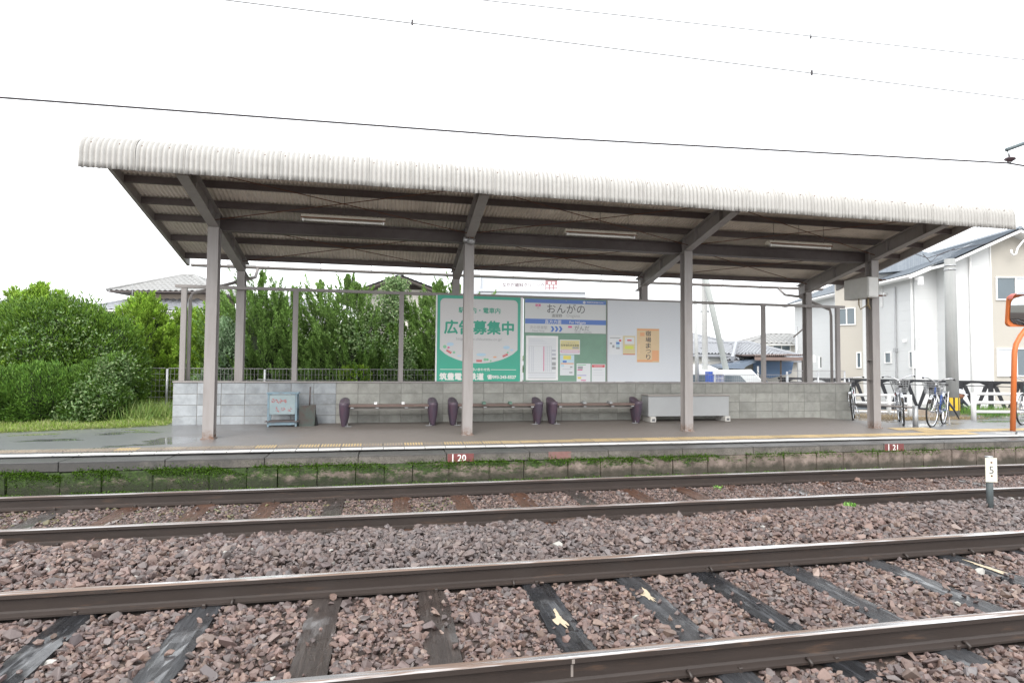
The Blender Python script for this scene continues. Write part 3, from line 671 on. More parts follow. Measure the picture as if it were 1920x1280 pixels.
# gutter, hangers and downpipes behind the roof
gz = atY(800, 512, 12.74).z
b = SB(); n = 8
for xa, xb in ((-3.72, 10.4),):
    pts = [(12.74+.055*math.cos(math.pi+math.pi*k/n), gz+.055*math.sin(math.pi+math.pi*k/n)) for k in range(n+1)]; pts2 = [(12.74+.05*math.cos(math.pi+math.pi*k/n), gz+.002+.05*math.sin(math.pi+math.pi*k/n)) for k in range(n+1)][::-1]
    b.prism([(0, y, z) for y, z in pts+pts2], (xa, 0, 0), (xb, 0, 0), cap=True)
b.put('gutter', M['paint'])
hm = MB(); hm.tube([(0, 0, -.06), (0, -.06, 0), (0, -.12, .15)], .006, 5); hmM = hm.mesh('gutter_hanger', M['paint_dark_shaded'])
for i in range(14): link('gutter_hanger', hmM, sh, (-3.3+i, 12.74-10, gz-.3))
for pts in ([(-2.5, 12.72, gz-.05), (-2.5, 12.5, gz-.25), (-2.52, 12.12, gz-.33), (-3.47, 11.98, 2.78), (-3.50, 11.97, 2.66), (-3.50, 11.97, .45)],
            [(9.2, 12.72, gz-.05), (9.2, 12.5, gz-.22), (9.3, 12.14, gz-.30), (9.98, 11.98, 2.84), (10.0, 11.97, 2.7), (10.0, 11.97, .4)]):
    b = SB(); b.tube(pts, .032, 8); b.put('downpipe', M['paint'], smooth=True)
for i in range(25):
    pass
# fluorescent lights hung from the purlins
def ceiling_light(x0, x1, label):
    y, z = 9.45, 3.70; t = thing('fluorescent_light', label, 'ceiling light', (x0, y, z), group='fluorescent lights under the shelter roof'); L = x1-x0
    mb = MB(); P = [(0, -.05, .05), (0, -.085, 0), (0, -.02, -.012), (0, .02, -.012), (0, .085, 0), (0, .05, .05)]; mb.prism(P, (0, 0, 0), (L, 0, 0)); mb.build('housing', plain('lamp_housing', (.62, .58, .50), .5, dirt=.3), t)
    mb = MB(); mb.box(.0, L, -.088, -.080, -.014, .006); mb.build('rust_edge', M['rust'], t)
    mb = MB(); mb.tube([(.05, -.045, -.034), (L-.05, -.045, -.034)], .015, 8); mb.build('tube', plain('lamp_tube', (.78, .77, .74), .3), t, True)
    for xx in (.02, L-.045): mb = MB(); mb.cbox(xx, xx+.025, -.065, -.025, -.055, -.008, .004); mb.build('lamp_holder', M['white'], t)
    for xx in (.12, L*.5, L-.12): mb = MB(); mb.tube([(xx, 0, .05), (xx, .0, .46)], .004, 5); mb.build('hanger_rod', M['paint_dark_shaded'], t)
ceiling_light(-1.26, -.02, 'unlit fluorescent light in the first shelter bay, above the bench beside the blue stand')
ceiling_light(2.87, 4.10, 'unlit fluorescent light in the middle bay, above the station name board')
ceiling_light(6.62, 7.88, 'unlit fluorescent light in the last shelter bay, left of the post with the grey cabinet')
# small white loudspeaker-like insulator on second post
t = thing('junction_fitting', 'small grey round fitting clamped at the top of the second front post', 'electrical fitting', (1.36, 10.0, RF(10.1)-.02))
mb = MB(); mb.tube([(-.10, -.02, .01), (-.02, -.02, 0)], .045, 10, r1=.038); mb.tube([(-.02, -.02, 0), (.09, -.02, -.03)], .05, 10); mb.build('drum', M['steel'], t, True)
mb = MB(); mb.box(-.03, .07, -.03, .05, .03, .06); mb.build('bracket', M['rust'], t)
# cabinet on the last post
t = thing('electrical_cabinet', 'grey steel cabinet strapped high on the rightmost front post', 'electrical box', (9.08, 9.88, 2.87))
mb = MB(); mb.cbox(0, .24, 0, .62, 0, .40, .008); mb.build('cabinet_body', plain('cabinet_grey', (.48, .48, .46), .45, .1, dirt=.25), t)
mb = MB(); mb.cbox(.012, .228, -.012, -.001, .02, .385, .004); mb.build('cabinet_door', plain('cabinet_door', (.62, .62, .60), .4), t)
for z in (.04, .35): mb = MB(); mb.box(.241, .43, .10, .12, z, z+.03); mb.tube([(.41, .06, z+.015), (.46, .06, z+.015)], .012, 6); mb.build('clamp', M['rust'], t)
for k, (dx, dy) in enumerate(((.10, .1), (.14, .16), (.06, .3))): mb = MB(); mb.tube([(dx, dy, 0), (dx, dy, -.12), (dx+.07, dy+.04, -.20), (.19, .22, -.12), (.22, .24, .0)], .012, 6); mb.build('cable', plain('old_cable', (.28, .22, .13), .6), t, True)

# ================================================================ BLOCK WALL and screen frame
wl = thing('block_wall', 'low concrete block wall behind the benches, paler blue at its left end', 'wall', (-3.66, 11.70, .2))
nb = 35; BW = (10.26+3.66)/nb
bm1, bm2 = [], []
for mat, L in ((M['block_new'], bm1), (M['block_old'], bm2)):
    for v in range(3):
        b = MB(); b.cbox(.004, BW-.004, -.0, .12, .004, .196, .004+.001*v); L.append(b.mesh('block', mat))
for r_ in range(5):
    z = .155+.2*r_ if r_ else .155
    for c_ in range(nb):
        if r_ < 1 : continue
        link('block', random.choice(bm1 if c_ < 7 else bm2), wl, (c_*BW, random.uniform(-.0015, .0015), .155+.2*(r_-1)))
mb = MB(); mb.box(0, nb*BW, .006, .114, .1, .953); mb.build('mortar', M['mortar'], wl)
mb = MB(); mb.box(.0, nb*BW, -.004, .124, .05, .158); mb.build('footing', M['block_old'], wl)
mb = MB(); mb.box(-.01, nb*BW+.01, -.012, .13, .957, .985); mb.build('sill', M['paint'], wl)
fr = thing('screen_frame', 'grey-pink steel frame of thin posts and one top rail standing on the block wall', 'frame', (-3.6, 11.84, 1.186))
for x in (-3.57, -1.65, .305, 2.25, 4.2, 6.2, 8.185, 10.08): mb = MB(); mb.box(x+3.6-.045, x+3.6+.045, -.0, .06, 0, 1.68); mb.build('post', M['paint'], fr)
mb = MB(); mb.box(-.12, 13.86, -.008, .068, 1.681, 1.735); mb.build('top_rail', M['paint'], fr)

# ---------------------------------------------------------------- sign panels
SY = 11.80
M['ad_green'] = plain('poster_green', (.055, .40, .28), .4, var=.03); M['ad_white'] = plain('poster_white', (.62, .62, .62), .4, var=.02)
M['ink_grey'] = plain('ink_grey', (.36, .37, .38), .6); M['ink_dark'] = plain('ink_dark', (.10, .10, .11), .6)
M['ink_blue'] = plain('sign_blue', (.10, .20, .52), .4, var=.04); M['board_green'] = plain('notice_green', (.20, .34, .26), .6, var=.12, scale=3, dirt=.3, dirtc=(.14, .2, .16), dscale=4)
M['paper'] = plain('paper', (.70, .72, .74), .6, var=.03, scale=2); M['frame_white'] = plain('frame_white', (.8, .8, .8), .4)
M['board_white'] = plain('white_board', (.66, .69, .73), .35, var=.04, scale=1.2)
def ink(c, n='ink'): return plain(n, c, .6, var=.05)
RED, PINK, LBLUE, LGREEN, YEL, ORG = ink((.62, .05, .06)), ink((.65, .12, .30)), ink((.45, .62, .75)), ink((.25, .55, .35)), ink((.75, .65, .15)), ink((.75, .40, .22))
ad = thing('advertising_panel', 'green and white advertising poster panel with large Japanese lettering, behind the second front post', 'advertisement', (.965, SY, 1.19))
AW, AH = 1.745, 1.685
mb = MB(); mb.box(.03, AW-.05, 0, .02, 0, AH); mb.build('green_panel', M['ad_green'], ad)
for x in (0, AW-.048): mb = MB(); mb.box(x, x+.028 if x == 0 else x+.046, -.006, .03, 0, AH); mb.build('edge_strip', M['frame_white'], ad)
U = lambda u: .03+u*(AW-.08); V_ = lambda v: AH*(1-v)
pts = []
for k in range(7): A = math.pi-k/6*math.pi/2; pts.append((U(.033)+.09+.09*math.cos(A), V_(.036)-.09+.09*math.sin(A)))
for k in range(7): A = math.pi/2-k/6*math.pi/2; pts.append((U(.966)-.09+.09*math.cos(A), V_(.036)-.09+.09*math.sin(A)))
for k in range(17): q = 1-k/16; pts.append((U(.033+.933*q), V_(.63+.16*(1-(2*q-1)**2)**.8)))
mb = MB(); mb.prism([(x, 0, z) for x, z in pts], (0, -.004, 0), (0, -.0005, 0)); mb.build('white_field', M['ad_white'], ad)
M['ad_letter'] = plain('green_ink', (.05, .36, .25), .5)
def L_(s, u, v, w, mat, bold=.02, y=-.0065, h=None): return lettering(s, U(u), y, V_(v), mat, ad, w=w*(AW-.08) if w else None, h=h, bold=bold)
L_('駅構内・電車内', .50, .168, .50, M['ad_letter'], .10); L_('広告募集中', .50, .37, .83, M['ad_letter'], .16); L_('http://www.chikutetsu.co.jp/', .50, .51, .55, M['ink_grey'], .0)
L_('お問い合わせ先', .50, .862, .26, M['ink_white'], .12, -.003); L_('筑豊電気鉄道', .295, .945, .52, M['ink_white'], .2, -.003); L_('☎093-243-5527', .775, .95, .35, M['ink_white'], .2, -.003)
for u0, u1 in ((.04, .35), (.64, .95)): mb = MB(); mb.box(U(u0), U(u1), -.003, -.0006, V_(.866), V_(.86)); mb.build('rule_line', M['ink_white'], ad)
def blob(u, v, ru, rv, mat, name='printed_shape', par=ad, y=-.0062, uf=None, vf=None):
    uf = uf or U; vf = vf or V_; n = 10; mb = MB(); mb.prism([(uf(u)+ru*math.cos(2*math.pi*k/n), 0, vf(v)+rv*math.sin(2*math.pi*k/n)) for k in range(n)], (0, y, 0), (0, y+.0016, 0)); return mb.build(name, mat, par)
def tram(u, v, rot, mat=RED):
    cx, cz = U(u), V_(v); M4 = Matrix.Translation((cx, 0, cz)) @ Matrix.Rotation(-rot, 4, 'Y')
    mb = MB(); mb.box(-.055, .055, -.0062, -.0046, -.02, .02, M4); mb.build('printed_tram', mat, ad)
    mb = MB(); [mb.box(-.045+k*.024, -.03+k*.024, -.0066, -.0063, .0, .012, M4) for k in range(4)]; mb.build('printed_windows', M['ad_white'], ad)
for u, v, a_, b_ in ((.155, .57, .07, .035), (.525, .688, .10, .03), (.83, .60, .07, .035)): blob(u, v, a_, b_, LBLUE, 'printed_cloud')
for u, v, k in ((.09, .60, .035), (.20, .665, .025), (.57, .745, .03), (.60, .745, .025), (.64, .76, .018), (.845, .66, .02)): blob(u, v, k, k, LGREEN, 'printed_tree')
blob(.135, .61, .025, .018, PINK, 'printed_house'); blob(.26, .705, .04, .015, LBLUE, 'printed_house'); blob(.69, .715, .04, .016, ORG, 'printed_house'); blob(.895, .63, .035, .02, LBLUE, 'printed_house')
tram(.14, .655, -.55); tram(.50, .76, 0); tram(.815, .692, .42)

def npx(zx, zy): return atY(970+zx/6.917, 545+zy/6.917, SY-.01)
nbd = thing('notice_board', 'green notice board with station name sign, timetable and small posters', 'notice board', (2.735, SY, 1.19))
mb = MB(); mb.box(0, 1.76, 0, .02, 0, 1.685); mb.build('green_backing', M['board_green'], nbd)
mb = MB(); mb.box(1.755, 1.775, -.006, .03, 0, 1.685); mb.build('edge_strip', M['paint'], nbd)
NO = Vector((2.735, SY, 1.19))
def rect(par, off, a, b, y0, y1, name, mat, c=False):
    mb = MB(); mb.box(a.x-off.x, b.x-off.x, y0, y1, b.z-off.z, a.z-off.z); return mb.build(name, mat, par)
def nrect(x0, y0, x1, y1, ya, yb, name, mat, par=None, lift=0): return rect(par or nbd, NO, npx(x0, y0), npx(x1, y1), ya, yb, name, mat)
def nlet(s, x0, y0, x1, y1, mat, y, bold=0, hfit=False, par=None):
    a, b = npx(x0, y0), npx(x1, y1); c = (a+b)/2; return lettering(s, c.x-NO.x, y, c.z-NO.z, mat, par or nbd, w=b.x-a.x, bold=bold)
st_ = thing('station_name_sign', 'white and blue station name sign reading おんがの with the next stop in smaller letters', 'station sign', (NO.x, NO.y, NO.z), group=None)
nrect(100, 103, 1146, 560, -.018, -.001, 'sign_plate', plain('sign_plate', (.60, .62, .62), .35, var=.03), st_)
def bar(x0, yl0, x1, yl1, h, name, mat, ya, par):      # horizontal strip measured at its left end
    a = npx(x0, yl0); b = npx(x0, yl0+h); c = npx(x1, yl1); mb = MB(); mb.box(a.x-NO.x, c.x-NO.x, ya-.002, ya, b.z-NO.z, a.z-NO.z); return mb.build(name, mat, par)
bar(100, 103, 1146, 130, 50, 'blue_band', M['ink_blue'], -.0185, st_); bar(100, 360, 1146, 385, 64, 'blue_band', M['ink_blue'], -.0185, st_)
for s, x0, y0, x1, y1, m, bd in (('おんがの', 385, 183, 875, 283, M['ink_dark'], 0), ('遠賀野', 445, 303, 580, 345, M['ink_dark'], 0), ('Ongano', 635, 310, 810, 350, M['ink_grey'], 0),
    ('次の停車駅', 160, 455, 387, 495, M['ink_grey'], 0), ('Next Stop', 195, 508, 350, 535, M['ink_grey'], 0), ('がんだ', 740, 460, 930, 508, M['ink_dark'], 0), ('感田', 740, 518, 815, 548, M['ink_grey'], 0), ('Ganda', 860, 522, 960, 552, M['ink_grey'], 0)):
    nlet(s, x0, y0, x1, y1, m, -.0195, bd, par=st_)
for s, x0, y0, x1, y1 in (('直方方面', 355, 375, 568, 430), ('For Nōgata', 675, 395, 885, 437), ('筑豊電気鉄道株式会社', 895, 142, 1115, 168)): nlet(s, x0, y0, x1, y1, M['ink_white'], -.0225, .015, par=st_)
c = npx(866, 153); mb = MB(); mb.tube([(c.x-NO.x, -.0225, c.z-NO.z), (c.x-NO.x, -.0207, c.z-NO.z)], .028, 12); mb.build('emblem', M['ink_white'], st_)
c = npx(866, 153); mb = MB(); [mb.box(c.x-NO.x+dx-.004, c.x-NO.x+dx+.004, -.0240, -.0228, c.z-NO.z-.016, c.z-NO.z+.016) for dx in (-.01, .01)]; mb.build('emblem_mark', M['ink_blue'], st_)
for k in range(3):
    a, b = npx(430+k*52, 460), npx(480+k*52, 532); X0, X1, Z1, Z0 = a.x-NO.x, b.x-NO.x, a.z-NO.z, b.z-NO.z; zm = (Z0+Z1)/2; q = .028
    mb = MB(); mb.prism([(X0, 0, Z1), (X1-.035, 0, Z1), (X1, 0, zm), (X1-.035, 0, Z0), (X0, 0, Z0), (X0+.035, 0, zm)], (0, -.0205, 0), (0, -.0185, 0)); mb.build('chevron', M['ink_blue'], st_)
nrect(235, 172, 300, 204, -.021, -.0185, 'station_code', PINK, st_); nrect(240, 206, 296, 240, -.0205, -.0185, 'station_number', M['ad_white'], st_); nlet('CK', 247, 176, 288, 200, M['ink_white'], -.0220, .02, par=st_); nlet('15', 255, 210, 282, 235, M['ink_grey'], -.0215, par=st_)
nrect(657, 457, 706, 481, -.021, -.0185, 'station_code', PINK, st_); nrect(661, 483, 702, 505, -.0205, -.0185, 'station_number', M['ad_white'], st_)
for zx in (113, 632, 1130): c = npx(zx, 112 if zx < 200 else (130 if zx < 800 else 150)); mb = MB(); mb.tube([(c.x-NO.x, -.024, c.z-NO.z), (c.x-NO.x, -.0207, c.z-NO.z)], .008, 6); mb.build('screw', M['steel'], st_)
# timetable
tt = thing('timetable', 'white framed timetable sheet below the left half of the station name sign', 'timetable', NO)
nrect(113, 580, 525, 1160, -.020, -.001, 'frame', M['frame_white'], tt); nrect(140, 606, 498, 1136, -.0215, -.0202, 'paper', M['paper'], tt)
for y0, x0, x1 in ((612, 142, 495), (716, 150, 440), (1058, 140, 495), (1130, 140, 495)): nrect(x0, y0, x1, y0+6, -.0235, -.0218, 'ruled_line', M['ink_grey'], tt)
GR = ink((.48, .5, .56))
for k in range(15): nrect(160, 745+k*20, 325, 747+k*20, -.023, -.0218, 'ruled_line', GR, tt); nrect(350, 745+k*20, 440, 747+k*20, -.023, -.0218, 'ruled_line', GR, tt)
for x in (150, 185, 205, 368, 390, 415, 440): nrect(x, 722, x+2, 1050, -.0226, -.0218, 'ruled_line', GR, tt)
nrect(338, 722, 345, 1040, -.0238, -.0218, 'red_line', PINK, tt)
for k, (ya, yb) in enumerate(((765, 785), (812, 840), (865, 892), (925, 968), (982, 1020))): nrect(446, ya, 496, yb, -.0235, -.0218, 'printed_block', M['ink_grey'] if k > 1 else GR, tt)
for k in range(4): nrect(150, 630+k*18, 330+k*30, 636+k*18, -.0232, -.0218, 'printed_text', GR, tt)
for k in range(3): nrect(150, 1072+k*18, 480, 1076+k*18, -.0232, -.0218, 'printed_text', GR, tt)
def poster(label, box, base, items, name='poster'):
    t = thing(name, label, 'poster', NO); nrect(*box, -.006, -.001, 'paper', base, t)
    for k, (x0, y0, x1, y1, m, s) in enumerate(items):
        if s: nlet(s, x0, y0, x1, y1, m, -.0105, .01, par=t)
        else: nrect(x0, y0, x1, y1, -.0085-.0004*k, -.0062, 'printed_area', m, t)
PY_ = ink((.68, .62, .32)); PLB = ink((.5, .66, .74))
poster('pale yellow landscape poster, topmost small one on the green notice board', (553, 632, 812, 826), M['paper'], [(560, 642, 805, 762, PY_, None), (565, 768, 803, 802, PINK, None), (570, 774, 798, 796, M['paper'], None), (715, 728, 795, 752, M['ink_grey'], None), (578, 660, 750, 692, M['ink_grey'], 'パーク&ライド'), (565, 692, 800, 722, M['ink_dark'], '駐車場利用者募集')])
poster('portrait poster with a yellow balloon and a blue bus scene on the green notice board', (555, 830, 738, 1097), M['paper'], [(560, 836, 734, 950, PLB, None), (596, 840, 696, 890, YEL, None), (588, 905, 640, 930, M['ink_blue'], None), (565, 935, 730, 950, ORG, None), (570, 950, 605, 985, PLB, None), (685, 980, 715, 998, M['ink_grey'], None), (675, 1050, 715, 1068, M['ink_grey'], None), (585, 1012, 700, 1018, GR, None)])
poster('white leaflet with pink and yellow boxes at the bottom of the green notice board', (770, 942, 950, 1214), M['paper'], [(780, 955, 890, 966, LGREEN, None), (785, 978, 850, 1014, M['ink_grey'], None), (782, 1018, 845, 1032, PINK, None), (780, 1090, 895, 1102, ink((.4, .35, .6)), None), (782, 1115, 828, 1140, YEL, None), (825, 1155, 890, 1166, PINK, None), (850, 1175, 885, 1205, M['ink_grey'], None)])
poster('white notice with a red heading at the bottom right corner of the green notice board', (965, 950, 1142, 1214), M['paper'], [(970, 957, 1133, 992, RED, None), (978, 964, 1120, 970, M['paper'], None), (990, 978, 1105, 984, M['paper'], None), (985, 1022, 1100, 1027, GR, None), (985, 1060, 1120, 1063, GR, None), (985, 1090, 1120, 1093, GR, None)])
# white board on the right of it
wb = thing('white_display_board', 'plain white display board right of the green notice board', 'display board', (4.515, SY, 1.19))
mb = MB(); mb.box(0, 1.83, 0, .02, 0, 1.685); mb.build('board_sheet', M['board_white'], wb)
mb = MB(); mb.box(1.831, 1.86, -.004, .03, 0, 1.685); mb.build('edge_strip', M['paint'], wb)
def wpx(zx, zy): return atY(1100+zx/6, 530+zy/6, SY-.004)
def wposter(label, box, base, items):
    a, b = wpx(*box[:2]), wpx(*box[2:]); O = Vector((a.x, SY, b.z)); t = thing('poster', label, 'poster', O)
    rect(t, O, a, b, -.005, -.0005, 'paper', base)
    for k, (x0, y0, x1, y1, m, s) in enumerate(items):
        a, b = wpx(x0, y0), wpx(x1, y1)
        if s:
            c = (a+b)/2; lettering(s, c.x-O.x, -.0095, c.z-O.z, m, t, w=b.x-a.x, h=a.z-b.z, bold=.03)
        else: rect(t, O, a, b, -.007-.0003*k, -.0052, 'printed_area', m)
wposter('white sheet with a blue photo strip, leftmost poster on the white board', (252, 588, 403, 808), ink((.72, .74, .76)), [(262, 615, 380, 625, M['ink_grey'], None), (330, 655, 370, 745, PLB, None), (330, 668, 370, 690, M['ink_blue'], None), (330, 725, 370, 745, M['ink_grey'], None), (365, 640, 388, 660, RED, None), (288, 700, 312, 730, M['ink_grey'], None), (262, 672, 285, 690, M['ink_grey'], None)])
wposter('small pale yellow poster with a white oval beside the orange festival poster', (408, 596, 546, 810), ink((.66, .58, .36)), [(428, 612, 535, 690, M['paper'], None), (455, 640, 505, 655, RED, None), (430, 710, 525, 745, ink((.65, .72, .15)), None), (410, 800, 544, 809, RED, None)])
wposter('orange festival poster with vertical black brush lettering on the white board', (565, 512, 817, 895), ink((.70, .54, .34)), [(570, 518, 810, 540, ORG, None), (570, 865, 740, 890, ORG, None), (735, 760, 810, 880, ORG, None), (600, 560, 650, 600, ORG, None), (575, 690, 600, 800, ink((.74, .56, .36)), None),
    (662, 540, 722, 600, M['ink_dark'], '宿'), (662, 612, 724, 668, M['ink_dark'], '場'), (664, 680, 722, 735, M['ink_dark'], 'ま'), (664, 752, 722, 792, M['ink_dark'], 'つ'), (668, 805, 716, 865, M['ink_dark'], 'り')])

# ================================================================ PLATFORM FURNITURE
M['purple'] = streaked('purple_plastic', (.07, .055, .078), (.12, .042, .062), .42, .5, 6, 3, bump=.03)
M['bench_slat'] = plain('brown_bench_slat', (.16, .115, .10), .3, var=.15, scale=5)
M['bench_grey'] = plain('bench_underframe', (.30, .28, .26), .5)
def bench_support():
    mb = MB(); n = 14; rings = []
    for k in range(9):
        s = k/8; z = s*.42; w_ = .046+.050*math.sin(min(s*1.05, 1)*math.pi*.60); d_ = .12+.13*s-.02*s*s; R_ = []
        for j in range(n):
            ca, sa = math.cos(2*math.pi*j/n), math.sin(2*math.pi*j/n); bk = max(0, sa)**.6
            R_.append((w_*math.copysign(abs(ca)**.8, ca)*(1-.12*bk*s), d_*math.copysign(abs(sa)**.75, sa), z+(.075*bk if k == 8 else .03*bk if k == 7 else 0)))
        rings.append(R_)
    rings.append([(x*.84, y*.93, z+.008) for x, y, z in rings[-1]]); rings.append([(x*.4, y*.7, z-.004) for x, y, z in rings[-1]])
    vs = [v for r in rings for v in r]; F = [(i*n+j, i*n+(j+1) % n, (i+1)*n+(j+1) % n, (i+1)*n+j) for i in range(len(rings)-1) for j in range(n)]; F.append(tuple(range((len(rings)-1)*n, len(rings)*n)))
    mb.add(vs, F); return mb.mesh('end_support', M['purple'], True)
esup = bench_support()
def bench(x0, x1, y, label, caps):
    z = flz(x0, y); L = x1-x0; t = thing('platform_bench', label, 'bench', (x0, y, z), group='three benches along the block wall')
    for x, m in ((.08, 1), (L-.08, -1)):
        o = link('end_support', esup, t, (x, 0, 0)); mb = MB(); mb.box(m*.02, m*.13, -.14, -.11, 0, .008); mb.box(m*.055, m*.062, -.14, -.11, .008, .05); mb.build('foot_bracket', M['steel'], o)
    for yy in (-.14, -.035, .07): mb = MB(); mb.cbox(.14, L-.14, yy, yy+.098, .342, .388, .012); mb.build('seat_slat', M['bench_slat'], t)
    mb = MB(); mb.box(.17, L-.17, -.05, .0, .285, .32); mb.box(.17, L-.17, .05, .1, .285, .32); mb.build('seat_beam', M['bench_grey'], t)
    for x in (.19, L*.36, L*.66, L-.23): mb = MB(); mb.box(x, x+.055, -.135, .16, .322, .341); mb.build('cross_bracket', M['steel'], t)
    for k, f in enumerate((.345, .625)):
        mb = MB()
        if caps == 0: mb.cbox(L*f, L*f+.055, -.142, -.09, .389, .435, .006); mt = M['frame_white']
        else:
            pr = [(0, -.13+.10*math.cos(q*math.pi/6), .389+.05*math.sin(q*math.pi/6)) for q in range(7)]; mb.prism(pr, (L*f, 0, 0), (L*f+.055, 0, 0)); mt = [M['steel'], M['steel'], plain('greenish_divider', (.12, .2, .16), .5)][caps if caps < 3 else 1]
        mb.build('seat_divider', mt, t)
bench(-.775, .965, 11.3, 'bench with two white seat blocks, nearest the blue stand, under the open view of trees', 0)
bench(1.18, 2.97, 11.3, 'middle bench below the green advertising poster, partly behind the second front post', 2)
bench(3.10, 5.00, 11.3, 'bench below the white display board, beside the grey storage box', 1)
# grey storage chest on concrete feet
z = flz(6, 11.3); t = thing('storage_chest', 'long grey metal storage chest on two concrete feet, partly behind the third front post', 'storage chest', (5.17, 11.25, z))
mb = MB(); mb.cbox(0, 1.78, 0, .32, .115, .515, .006); mb.build('chest_body', plain('chest_grey', (.35, .36, .365), .45, .1, var=.06), t)
mb = MB(); mb.cbox(-.012, 1.80, -.02, .34, .517, .55, .006); mb.build('lid', M['bench_grey'], t)
for x in (.02, 1.66):
    mb = MB(); mb.cbox(x, x+.12, -.06, .34, 0, .112, .01); o = mb.build('concrete_foot', plain('foot_concrete', (.5, .49, .46), .8, bump=.3), t); mb = MB(); mb.box(x+.03, x+.09, -.064, -.0605, .03, .07); mb.build('slot', M['ink_dark'], o)
# pale blue stand
z = flz(-2, 11.4); t = thing('rusty_blue_stand', 'rusty pale blue metal stand with faded red hand lettering against the wall', 'stand', (-2.02, 11.28, z)); M['oldblue'] = plain('old_blue_paint', (.20, .30, .36), .6, var=.15, scale=12, dirt=.6, dirtc=(.17, .10, .07), dscale=7, bump=.15)
mb = MB(); mb.box(.0, .53, -.02, .26, .575, .60); mb.build('top_shelf', M['oldblue'], t)
for x in (.015, .48):
    for y in (0, .21): mb = MB(); mb.box(x, x+.03, y, y+.03, 0, .574); mb.build('leg', M['oldblue'], t)
mb = MB(); mb.cbox(.046, .479, .002, .02, .215, .56, .004); o = mb.build('front_panel', plain('faded_panel', (.27, .34, .36), .6, var=.2, scale=9, dirt=.3, dirtc=(.45, .45, .42), dscale=6), t)
mb = MB(); mb.box(-.02, .55, -.04, .26, .085, .10); mb.build('bottom_shelf', M['paint_dark_shaded'], t)
mb = MB(); mb.box(.046, .479, -.01, .0, .03, .084); mb.build('skirt', M['oldblue'], t)
rr = random.Random(4); mb = MB()
for row, (xs_, z0_) in enumerate((((.09, .16, .23, .30), .45), ((.17, .26, .37), .30))):
    for x in xs_:
        for q in range(5):
            xa, za = x+rr.uniform(-.02, .025), z0_+rr.uniform(-.03, .035); dx, dz = rr.choice([(.04, .005), (.006, .045), (.03, -.03), (.035, .0)]); mb.prism([(xa, 0, za), (xa+dx, 0, za+dz), (xa+dx+.006, 0, za+dz+.008), (xa+.004, 0, za+.01)], (0, -.0015-.0002*q, 0), (0, .001, 0))
mb.build('faded_lettering', plain('faded_red', (.38, .12, .12), .7, var=.4, scale=30), t)
# dustpan
z = flz(-1.3, 11.3); t = thing('dustpan', 'tall rusty green metal dustpan with an upright handle leaning on the wall', 'dustpan', (-1.34, 11.36, z))
mb = MB(); mb.add([(-.14, -.03, 0), (.125, -.03, 0), (.14, .12, .0), (-.13, .12, 0), (-.14, -.03, .36), (.14, -.03, .38), (.14, .03, .38), (-.14, .03, .36)], [(0, 1, 5, 4), (1, 2, 6, 5), (3, 0, 4, 7), (4, 5, 6, 7), (2, 3, 7, 6), (0, 3, 2, 1)]); mb.build('pan', plain('rusty_green', (.06, .08, .07), .55, var=.2, dirt=.95, dirtc=(.075, .025, .022), dscale=4.5, bump=.2), t)
mb = MB(); mb.tube([(.03, .04, .36), (.035, .06, .70)], .014, 7); mb.build('handle', M['paint_dark_shaded'], t, True)
mb = MB(); mb.add([(.142, 0, .0), (.18, .12, 0), (.145, .11, .22)], [(0, 1, 2)]); mb.add([(.141, -.01, .0), (.18, .125, 0), (.145, .115, .22), (.15, .02, .0)], [(0, 1, 2), (0, 2, 3)]); mb.build('side_flap', M['black'], t)
# thin stick lying on the sill
t = thing('loose_stick', 'thin pale stick lying on the wall sill beyond the leftmost thin posts', 'stick', (-2.3, 11.9, 1.19)); mb = MB(); mb.tube([(0, 0, .02), (.25, 0, .015), (.62, .02, .0)], .012, 6, r1=.007); mb.build('shaft', M['steel'], t)

# ---------------------------------------------------------------- between the tracks: number post
p5 = atY(1856, 935, 5.65); t = thing('number_post', 'short dark post with a small white plate numbered 5 between the tracks', 'marker post', (p5.x, 5.65, -.10))
mb = MB(); mb.tube([(0, 0, -.1), (0, 0, .60)], .034, 12); mb.build('post', plain('post_grey', (.10, .12, .125), .4, dirt=.3), t, True)
Mr = Matrix.Rotation(-.25, 4, 'Z'); mb = MB(); mb.box(-.072, .055, -.046, -.039, .33, .60, Mr); pl = mb.build('number_plate', plain('plate_white', (.74, .73, .62), .5, var=.04, dirt=.2, dirtc=(.4, .33, .2)), t)
o = lettering('5', 0, 0, 0, M['ink_dark'], pl, h=.085, bold=.01); o.location = Mr @ Vector((-.008, -.0475, .465)); o.rotation_euler = (0, 0, -.25)
for z in (.40, .55): mb = MB(); a = Mr @ Vector((-.008, -.046, z)); c = Mr @ Vector((-.008, -.052, z)); mb.tube([a, c], .010, 8); mb.build('bolt', M['rust'], pl)
mb = MB(); mb.tube([(0, 0, .601), (0, 0, .615)], .042, 12, r1=.036); mb.build('post_cap', M['steel'], t, True)

